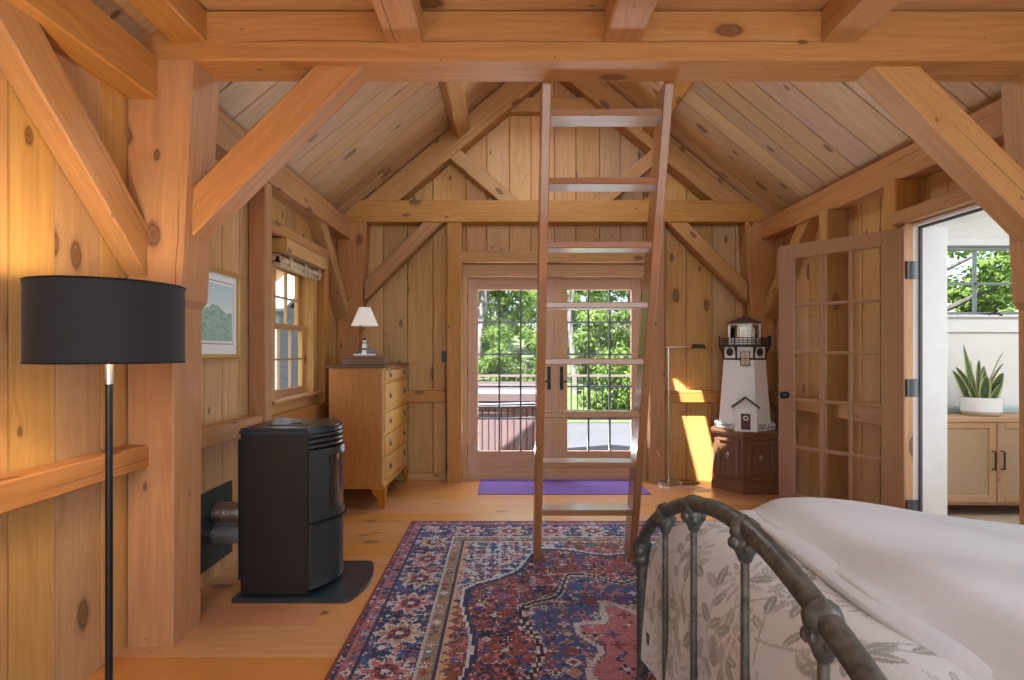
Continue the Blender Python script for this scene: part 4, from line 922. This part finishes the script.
# ---------------------------------------------------------------- credenza + plant
cr = thing('credenza', 'oak credenza with woven cane doors in the white room', 'credenza', (3.865, 4.48, 0))
xa, xb3 = -.69, .69
mb = MB(); mb.box(xa, xb3, -.19, .19, .745, .785, .004); mb.build('credenza_top', M_cred, cr)
mb = MB(); mb.box(xa+.01, xa+.03, -.18, .18, .09, .745); mb.box(xb3-.03, xb3-.01, -.18, .18, .09, .745); mb.box(xa+.03, xb3-.03, -.18, .18, .09, .115); mb.box(xa+.03, xb3-.03, .16, .18, .115, .745); mb.build('carcass', M_cred, cr)
for x in (xa+.06, xb3-.06):
    for y in (-.15, .15): MB().box(x-.02, x+.02, y-.02, y+.02, 0, .09).build('foot', M_cred, cr)
for s in (-1, 1):
    x0, x1 = (xa+.03, -.003) if s < 0 else (.003, xb3-.03); st_ = .062
    mb = MB(); mb.box(x0, x0+st_, -.20, -.18, .118, .742); mb.box(x1-st_, x1, -.20, -.18, .118, .742); mb.box(x0+st_, x1-st_, -.20, -.18, .118, .175); mb.box(x0+st_, x1-st_, -.20, -.18, .70, .742)
    dd = mb.build('cabinet_door', M_cred, cr)
    MB().box(x0+st_, x1-st_, -.192, -.186, .175, .70, .001).build('cane_panel', M_cane, dd)
    hx2 = -.036 if s < 0 else .034
    mb = MB(); mb.tube([(hx2, -.20, .38), (hx2, -.228, .38), (hx2, -.228, .52), (hx2, -.20, .52)], .007, 8); mb.build('door_handle', M_black, dd)
tr_ = tag(MB().box(3.30, 4.52, 4.60, 4.70, .785, .832, .006).build('blue_runner', M_blue), 'low pale blue board lying along the back of the credenza', 'board')
tag(MB().beam((4.26, 4.44, .788), (4.46, 4.44, .788), .22, .006, (0, 0, 1), .001).build('paper_sheet', M_paper), 'white folded paper lying on the right part of the credenza', 'paper')
sp_ = thing('potted_snake_plant', 'snake plant in a white ceramic pot on the cane credenza', 'potted plant', (3.885, 4.45, .785))
mb = MB(); mb.lathe([(.105, .032), (.133, .036), (.134, .145), (.128, .147), (.122, .140), (.122, .11)], 40, cap=False); mb.build('pot', M_pot, sp_)
mb = MB(); mb.lathe([(.001, 0), (.112, 0), (.126, .010), (.132, .036), (.10, .036)], 40, cap=False); mb.build('pot_base', M_potband, sp_)
MB().lathe([(.001, .12), (.123, .122)], 24, cap=False).build('soil', M_soil, sp_)
lv = [(-.05, .0, .47, -.20, -.05, .088), (-.02, .03, .35, -.05, .05, .07), (.03, -.01, .42, .30, .0, .078), (.06, .02, .33, .42, .05, .07), (.02, .03, .34, .06, .1, .07), (-.06, -.03, .30, -.55, -.1, .072), (.07, -.03, .24, .16, -.15, .088), (-.01, -.05, .21, -.12, -.2, .08), (.04, .05, .29, .2, .15, .07), (-.075, .03, .26, -.36, .1, .07), (.0, -.02, .26, .0, -.05, .075), (.03, -.07, .17, .25, -.2, .08)]
for i, (bx_, by_, L, lx, ly, wd_) in enumerate(lv):
    mb = MB(); n = 12; k = 0; ang_ = i*1.1
    for j in range(n+1):
        t = j/n; z = .118+L*t*(1-.12*t*abs(lx)); x = bx_+lx*L*t*(.6+.6*t); y = by_+ly*L*t*(.6+.5*t)
        ww = wd_*.5*(math.sin(PI*min(1, .18+.82*t))**.6 if t < .999 else 0); tw = ang_*.25+.5*t
        ca, sa = math.cos(tw), math.sin(tw)
        for q, cup in ((-1, .25), (0, 0), (1, .25)): mb.v.append((x+q*ww*ca-cup*ww*sa, y+q*ww*sa+cup*ww*ca, z))
    for j in range(n):
        for q in range(2): a = j*3+q; mb.face((a, a+1, a+4, a+3), [(j/n, q/2), (j/n, q/2+.5), ((j+1)/n, q/2+.5), ((j+1)/n, q/2)], .5, True)
    mb.build('leaf_blade', M_snake, sp_)
# ---------------------------------------------------------------- bed
BX, BY0, BY1 = .535, .38, 2.12
bd = thing('bed', 'patinated iron bed with an arched footboard at lower right', 'bed', (1.55, 1.25, 0))
YM = 1.25
arch = [(2.12, .02), (2.12, .30), (2.12, .47), (2.118, .535), (2.098, .585), (2.05, .632), (1.96, .69), (1.83, .762), (1.68, .828), (1.52, .876), (1.38, .904), (1.25, .911)]
mirror = [(2*YM-y, z) for y, z in arch[::-1][1:]]
allp = arch+mirror
def smooth(pts, it=2):
    for _ in range(it):
        o = [pts[0]]
        for a, b in zip(pts, pts[1:]): o += [tuple(p*.75+q*.25 for p, q in zip(a, b)), tuple(p*.25+q*.75 for p, q in zip(a, b))]
        o.append(pts[-1]); pts = o
    return pts
curve = smooth(allp[3:-3], 2)
MB().tube([(BX, y, z) for y, z in curve], .0222, 16).build('foot_rail', M_iron, bd, True)
for yy in (2.12, .38): MB().tube([(BX, yy, 0.013), (BX, yy, .54)], [.022, .0225], 14).build('bed_leg', M_iron, bd, True)
def rail_z(y):
    return min(curve, key=lambda p: abs(p[0]-y)+(0 if p[1] > .6 else 9))[1]
for y in (1.82, 1.545, 1.215, .915, .65):
    MB().tube([(BX, y, .05), (BX, y, rail_z(y)-.02)], .0095, 10).build('spindle', M_iron, bd, True)
for y in (2.118, 1.82, 1.545, 1.215, .915, .65, .382):
    end = y in (2.118, .382); zc = .535 if end else rail_z(y); mb = MB(); sd_ = int(y*100)
    if end:
        mb.lathe([(.023, -.06), (.031, -.05), (.033, -.035), (.026, -.022), (.03, 0), (.034, .022), (.03, .036), (.026, .045)], 16, (BX, y, zc))
        mb.blob((BX-.012, y, zc-.005), (.026, .030, .034), sd_, .2, 12)
    else:
        mb.blob((BX, y, zc-.006), (.034, .030, .032), sd_, .10, 16)
        mb.lathe([(.010, -.078), (.015, -.072), (.019, -.060), (.027, -.046), (.030, -.030), (.026, -.012)], 14, (BX, y, zc))
        for q in range(7): a = q*.9; mb.blob((BX+.027*math.cos(a), y+.024*math.sin(a), zc-.030-.006*(q % 2)), (.010, .010, .014), sd_+q, .2, 8)
    mb.build('cast_joint', M_iron, bd, True)
MB().tube([(BX, .38, .05), (BX, 2.12, .05)], .012, 10).build('cross_rail', M_iron, bd, True)
for yy in (.44, 2.06): MB().box(BX, 2.58, yy-.018, yy+.018, .20, .24).build('side_rail', M_iron, bd, True)
for yy in (.44, 2.06): MB().tube([(2.58, yy, 0), (2.58, yy, 1.15)], .02, 12).build('head_leg', M_iron, bd, True)
MB().tube([(2.58, 2.06, 1.15), (2.58, 1.25, 1.35), (2.58, .44, 1.15)], .024, 12).build('head_rail', M_iron, bd, True)
MB().box(.62, 2.54, .46, 2.06, .24, .62, .06).build('mattress', M_mattress, bd, True)
# quilt as a draped surface: (u along x from the foot, v along y); over the edge it bends down with radius RR
def drape_xyz(u, v, top, fx, ya, yb_, RR, puff, flare=.05):
    """u,v: flat sheet coordinates in metres measured as if unrolled; fx/ya/yb_: edges of the flat area"""
    a = max(0, fx-u); b = v-yb_ if v > yb_ else (ya-v if v < ya else 0); sb = 1 if v > yb_ else -1
    cx, cy = max(u, fx), min(max(v, ya), yb_); lim = RR*PI/2
    def bend(t):
        if t < lim: return RR*math.sin(t/RR), RR*(1-math.cos(t/RR))
        return RR+flare*(t-lim), RR+(t-lim)
    oa, da = bend(a); ob, db = bend(b)
    return cx-oa, cy+sb*ob, top-(da**3+db**3)**(1/3)+puff(u, v)
def cloth(name, us, vs, fn, thick, colfn, mat):
    nu, nv = len(us), len(vs)
    V = np.array([fn(u, v) for v in vs for u in us])
    idx = np.arange(nu*nv).reshape(nv, nu)
    F = np.stack([idx[:-1, :-1], idx[:-1, 1:], idx[1:, 1:], idx[1:, :-1]], -1).reshape(-1, 4)
    off = np.array([V[:, 0].mean(), V[:, 1].mean(), V[:, 2].min()])
    me = bpy.data.meshes.new(name); me.from_pydata((V-off).tolist(), [], F.tolist())
    if colfn is not None:
        UU, VV = np.meshgrid(us, vs); c = colfn(UU, VV).reshape(-1, 3); c4 = np.concatenate([c, np.ones((len(c), 1))], 1)
        at = me.color_attributes.new('pattern', 'FLOAT_COLOR', 'POINT'); at.data.foreach_set('color', c4.ravel())
    me.polygons.foreach_set('use_smooth', [True]*len(me.polygons)); me.materials.append(mat); me.update()
    o = bpy.data.objects.new(name, me); COL.objects.link(o); o.location = off
    if thick:
        md = o.modifiers.new('thickness', 'SOLIDIFY'); md.thickness = thick; md.offset = -1
    return o
def floral(U, V):
    rr = random.Random(21); base = np.array((.70, .73, .725)); ink = np.array((.26, .275, .245))
    cov = np.zeros(U.shape); us, vs = U[0], V[:, 0]
    def win(x0, x1, y0, y1):
        a, b = np.searchsorted(us, (x0, x1)); c, d = np.searchsorted(vs, (y0, y1)); return (slice(c, d), slice(a, b)) if b > a and d > c else None
    def leafshape(x, y, ang, L, W, dens=1.0):
        w_ = win(x-L, x+L, y-L, y+L)
        if w_ is None: return
        du, dv = U[w_]-x, V[w_]-y; a = du*math.cos(ang)+dv*math.sin(ang); b = -du*math.sin(ang)+dv*math.cos(ang)
        t = a/L; wv = W*np.sin(np.clip(t, 0, 1)*PI)**.75
        ins = ((t > 0) & (t < 1) & (np.abs(b) < wv)).astype(float); vein = (np.abs(b) < .0022)*(t < .85)
        cov[w_] = np.maximum(cov[w_], ins*dens*(1-.7*vein))
    def petal(x, y, ang, r0, L, W):
        leafshape(x+r0*math.cos(ang), y+r0*math.sin(ang), ang, L, W, rr.choice((.55, .75, .95)))
    def bloom(x, y, Rr, k, asp=.62):
        ph = rr.random()*6
        for ring_, (f0, f1, n) in enumerate(((.55, .48, k), (.26, .40, max(5, k-3)))):
            for q in range(n):
                a = ph+2*PI*(q+.5*ring_)/n; petal(x, y, a, Rr*f0, Rr*f1*rr.uniform(.85, 1.1), Rr*f1*1.9/n)
        w_ = win(x-Rr*.24, x+Rr*.24, y-Rr*.24, y+Rr*.24)
        if w_: r = np.hypot(U[w_]-x, V[w_]-y); cov[w_] = np.maximum(cov[w_], np.where(r < Rr*.2, .8, 0)*(np.sin(r*900) > -.2))
    def stem(x, y, ang, n, bend, size):
        for i in range(n):
            L = .034*size
            for q in range(9):
                xx, yy = x+math.cos(ang)*L*q/9, y+math.sin(ang)*L*q/9; w_ = win(xx-.0032, xx+.0032, yy-.0032, yy+.0032)
                if w_: cov[w_] = np.maximum(cov[w_], .65)
            x += math.cos(ang)*L; y += math.sin(ang)*L; ang += bend
            if i > 0:
                s_ = 1 if i % 2 else -1; leafshape(x, y, ang+s_*rr.uniform(.55, .95), rr.uniform(.045, .065)*size, rr.uniform(.0085, .0135)*size, rr.choice((.7, .95)))
        leafshape(x, y, ang, .06*size, .012*size)
    pts = []
    for _ in range(6000):
        x, y = rr.uniform(.0, 1.1), rr.uniform(.0, 2.8)
        if all((x-a)**2+(y-b)**2 > .150**2 for a, b in pts): pts.append((x, y))
    for i, (x, y) in enumerate(pts):
        k = i % 4
        if k in (0, 3): bloom(x, y, rr.uniform(.070, .092), rr.choice((11, 13)))
        elif k == 1: bloom(x, y, rr.uniform(.042, .055), rr.choice((7, 8)))
        r0 = (.085, .05, 0, .085)[k]; a = i*2.4
        stem(x+r0*math.cos(a), y+r0*math.sin(a), a, (3, 4, 5, 6)[k], rr.uniform(-.25, .25), rr.uniform(1.2, 1.5))
        if k == 2: stem(x, y, a+2.6, 4, rr.uniform(-.25, .25), 1.3)
    return base+(ink-base)*(cov[..., None]*.85)
TOPZ = .715
def q_puff(u, v): return .016*math.sin(u*6.3+v*3.1)*math.sin(v*7.1+.7)*max(0, min(1, (u-.2)*2)) - .09*max(0, min(1, (u-1.0)/.9))**1.3
def q_fn(u, v):
    x, y, z = drape_xyz(u, v, TOPZ, .765, .56, 1.90, .205, q_puff, .03)
    wa = max(0, min(1, (.60-u)*2.2)); wb = max(0, min(1, (v-2.05)*2.2)) if v > 1 else 0
    return (x-.012*wa*(1+math.sin(v*15+.5)), y+.012*wb*(1+math.sin(u*14)), max(z, .10))
qo = cloth('quilt', np.concatenate([np.arange(.05, .96, .0042), np.arange(.97, 2.5, .03)]), np.arange(.08, 2.5, .0042), q_fn, 0, floral, attr_mat('floral_quilt_cloth', rough=.9, bump=.15, bscale=300))
tag(qo, 'off white quilt with grey green floral print draped over the bed foot', 'quilt')
def b_puff(u, v):
    e = max(0, min(1, (u-.85)/.16)); e = e*e*(3-2*e)
    f = max(0, min(1, (2.05-u)/.9))
    return .022+.052*e*(.35+.65*f)+.010*math.sin(v*5+u*3)*math.sin(u*6+1)+.006*math.sin(v*13+u*4) - .085*max(0, min(1, (u-1.05)/.85))**1.3
bo = cloth('blanket', np.arange(.845, 2.05, .02), np.arange(.12, 2.42, .02), lambda u, v: drape_xyz(u+.012*math.sin(v*4), v, TOPZ, .5, .56, 1.90, .215, b_puff, .05), .026, None, M_blanket)
md = bo.modifiers.new('soft', 'SUBSURF'); md.levels = md.render_levels = 1
tag(bo, 'thick cream blanket folded across the top of the bed', 'blanket')
bo2 = cloth('blanket_fold', np.arange(.815, .93, .012), np.arange(.12, 2.42, .012), lambda u, v: drape_xyz(u+.012*math.sin(v*4), v, TOPZ+.012, .5, .56, 1.90, .209, lambda a, b: .010*math.sin(b*4+1)*.3+ .012*(1-((a-.87)/.07)**2 if abs(a-.87) < .07 else 0), .05), .014, None, M_blanket)
bo2.parent = bo; bo2.matrix_parent_inverse = Matrix.Identity(4); bo2.location = bo2.location-bo.location
# ---------------------------------------------------------------- rug
RX0, RX1, RY0, RY1 = -.722, 2.03, .55, 4.165
def heriz():
    st_ = .0075; nx, ny = int((RX1-RX0)/st_), int((RY1-RY0)/st_)
    x = (np.arange(nx)+.5)*st_; y = (np.arange(ny)+.5)*st_; X, Y = np.meshgrid(x, y); W, H = nx*st_, ny*st_
    rs = np.random.RandomState(5)
    navy = np.array((.022, .030, .085)); blue = np.array((.055, .085, .22)); red = np.array((.24, .052, .042)); rust = np.array((.20, .062, .035)); pink = np.array((.42, .15, .16)); ivory = np.array((.50, .46, .45)); teal = np.array((.07, .13, .16)); tan = np.array((.40, .25, .15)); black = np.array((.02, .018, .022))
    pal = np.stack([navy, blue, red, rust, pink, ivory, teal, tan, black])
    def hsh(i, j, s):
        n = (i.astype(np.int64)*374761393+j.astype(np.int64)*668265263+s*2147483647) & 0x7fffffff; n = ((n ^ (n >> 13))*1274126177) & 0x7fffffff
        return ((n ^ (n >> 16)) % 10007)/10007.
    C = np.zeros((ny, nx, 3))
    def put(m, c): C[m] = c
    def motifs(mask, cell, cols, seed, fill=.8, jx=0):
        gx, gy = X/cell+jx, Y/cell; i, j = np.floor(gx), np.floor(gy); h1, h2, h3, h4 = (hsh(i, j, s+seed) for s in range(4))
        px, py = (gx-i-.5)*2, (gy-j-.5)*2
        px, py = px+(h3-.5)*.3, py+(h4-.5)*.3
        ax, ay = np.abs(px), np.abs(py); r = np.hypot(px, py); th = np.arctan2(py, px)
        typ = (h1*5).astype(int)
        shape = np.zeros(X.shape, bool); core = np.zeros(X.shape, bool); edge = np.zeros(X.shape, bool)
        d = ax+ay; q = np.floor(d*6)/6
        m0 = typ == 0; shape |= m0 & (q < .85); core |= m0 & (q < .4)
        m1 = typ == 1; pr = .5+.35*np.cos(4*th); shape |= m1 & (r < pr); core |= m1 & (r < .3)
        m2 = typ == 2; shape |= m2 & (((ax < .2) & (ay < .8)) | ((ay < .2) & (ax < .8)) | (d < .5)); core |= m2 & (d < .28)
        m3 = typ == 3; shape |= m3 & (np.abs(px-.5*np.sin(py*3)) < .2) & (ay < .9); core |= m3 & (r < .25)
        m4 = typ == 4; shape |= m4 & (np.maximum(ax, ay)+.4*np.minimum(ax, ay) < .8); edge |= m4 & (np.abs(np.maximum(ax, ay)+.4*np.minimum(ax, ay)-.6) < .09); core |= m4 & (r < .25)
        ci = np.array(cols); c1 = pal[ci[(h2*len(cols)).astype(int) % len(cols)]]; c2 = pal[ci[(h4*len(cols)*.999+1).astype(int) % len(cols)]]
        on = mask & (h3 < fill)
        C[on & shape] = c1[on & shape]; C[on & core] = c2[on & core]; C[on & edge] = c2[on & edge]
    def vines(mask, s, col, seed, w_=.10):
        f = np.sin(X*s+2.2*np.sin(Y*s*.7+seed))+np.sin(Y*s*1.1+2.0*np.sin(X*s*.8+seed*1.7)); C[mask & (np.abs(f) < w_)] = col
    e = np.minimum(np.minimum(X, W-X), np.minimum(Y, H-Y))
    along = np.where(np.minimum(X, W-X) < np.minimum(Y, H-Y), Y, X)
    put(e < 9, red)
    # field
    cxm, cym = W/2, H/2; fx, fy = np.abs(X-cxm), np.abs(Y-cym)
    field = e >= .44
    put(field, rust); vines(field, 17, navy, 1.0, .09); motifs(field, .095, (0, 1, 4, 2, 6, 7, 4), 11, .75); vines(field, 31, pink, 2.3, .10); motifs(field, .05, (0, 1, 4, 5, 8, 7), 17, .5, .37); motifs(field, .031, (0, 8, 4, 5), 19, .3, .6)
    # corner spandrels: stepped ivory
    stp = lambda a, n: np.floor(a*n)/n
    sp1 = stp((W/2-.44-fx), 18)+.78*stp((H/2-.44-fy), 18) < .66
    sp0 = stp((W/2-.44-fx), 18)+.78*stp((H/2-.44-fy), 18) < .71
    put(field & sp0, navy); put(field & sp1, ivory); ms = field & sp1
    vines(ms, 22, blue, 2.0, .16); motifs(ms, .075, (1, 0, 2, 4, 1, 6), 23, .72); motifs(ms, .042, (1, 0, 3), 29, .6, .5); motifs(ms, .03, (1, 0, 4), 30, .4, .2)
    # medallion: stepped octagon with lobes
    dm = np.maximum(np.maximum(stp(fx, 70)/.80, stp(fy, 70)/1.12), (stp(fx, 70)/.80+stp(fy, 70)/1.12)*.66)
    lob = .05*np.cos(np.arctan2(fy/1.12, fx/.8)*8)
    dm = dm+lob
    put(field & (dm < 1.05), ivory); put(field & (dm < 1.03), navy); md_ = field & (dm < 1.0); put(md_, red); vines(md_, 19, ivory, 4, .08); motifs(md_, .095, (0, 1, 4, 7, 8), 31, .85); vines(md_, 34, navy, 5, .12); motifs(md_, .048, (5, 0, 1, 8, 4), 37, .5, .3); motifs(md_, .03, (0, 4, 8), 38, .3, .7)
    put(field & (np.abs(dm-.66) < .022), ivory); put(field & (np.abs(dm-.66) < .012), black)
    mi = field & (dm < .62); put(mi, blue); vines(mi, 24, pink, 6, .12); motifs(mi, .08, (2, 4, 5, 7, 0), 41, .85); motifs(mi, .04, (2, 5, 0, 4), 42, .5, .4)
    put(field & (np.abs(dm-.34) < .02), ivory); mi = field & (dm < .31); put(mi, pink); motifs(mi, .09, (0, 1, 2, 5), 43, .9)
    # borders
    mb_ = (e >= .11) & (e < .36); put(mb_, navy); vines(mb_, 20, blue, 3, .2); vines(mb_, 14, pink, 8, .07)
    k = along/.30; kk = np.floor(k); ca = (k-kk-.5)*.30; ce = e-.235; d = np.abs(ca)+np.abs(ce); r = np.hypot(ca, ce); th = np.arctan2(ce, ca)
    ros = .088+.022*np.cos(8*th); oddk = (kk % 2) == 0
    put(mb_ & (r < ros), pink); put(mb_ & (r < ros) & oddk, tan); put(mb_ & (np.abs(r-ros) < .010), ivory); put(mb_ & (r < .052), red); put(mb_ & (r < .052) & (np.cos(6*th) > .3), navy); put(mb_ & (r < .018), ivory)
    motifs(mb_ & (r > ros+.012), .05, (2, 4, 5, 1, 6, 7), 53, .75); motifs(mb_ & (r > ros+.012), .028, (4, 5, 1, 0), 54, .45, .3); motifs(mb_ & (r < ros), .035, (0, 5, 2), 55, .4)
    for (a, b, bgc, mc, s) in ((.02, .045, navy, (4, 5, 2), 61), (.045, .10, pink*.8, (0, 5, 2, 1), 63), (.10, .112, navy, (), 0), (.355, .37, ivory*.8, (), 0), (.37, .43, tan*.7, (0, 2, 5, 6), 67), (.43, .445, navy, (), 0)):
        m = (e >= a) & (e < b); put(m, bgc)
        if mc: motifs(m, .052, mc, s, .95)
    put(e < .02, red*.8)
    # ivory zigzag inside the inner guard
    zz = np.abs(((along/.07) % 1)-.5)*2*.045; put((e > .445) & (e-.445 < zz), tan*1.2)
    n = rs.rand(ny, nx); C *= (.62+.42*n[..., None]); bandn = .9+.2*np.repeat(rs.rand(ny, 1), nx, 1); C *= bandn[..., None]
    me = bpy.data.meshes.new('persian_rug')
    gx, gy = np.meshgrid(np.arange(nx+1)*st_, np.arange(ny+1)*st_)
    zz2 = np.full(gx.shape, .011); zz2[0, :] = zz2[-1, :] = 0.001; zz2[:, 0] = zz2[:, -1] = .001
    V = np.stack([gx-W/2, gy-H/2, zz2], -1).reshape(-1, 3)
    idx = np.arange((nx+1)*(ny+1)).reshape(ny+1, nx+1)
    F = np.stack([idx[:-1, :-1], idx[:-1, 1:], idx[1:, 1:], idx[1:, :-1]], -1).reshape(-1, 4)
    me.from_pydata(V.tolist(), [], F.tolist())
    c4 = np.concatenate([np.repeat(C.reshape(-1, 1, 3), 4, 1), np.ones((nx*ny, 4, 1))], 2)
    at = me.color_attributes.new('pattern', 'FLOAT_COLOR', 'CORNER'); at.data.foreach_set('color', c4.ravel())
    me.materials.append(attr_mat('wool_rug_pile', rough=.9, sheen=.08, bump=.5, bscale=160, spec=.15)); me.update()
    o = bpy.data.objects.new('persian_rug', me); COL.objects.link(o); o.location = ((RX0+RX1)/2, (RY0+RY1)/2, 0)
    return tag(o, 'large red and navy patterned wool rug under the bed and ladder', 'rug')
heriz()
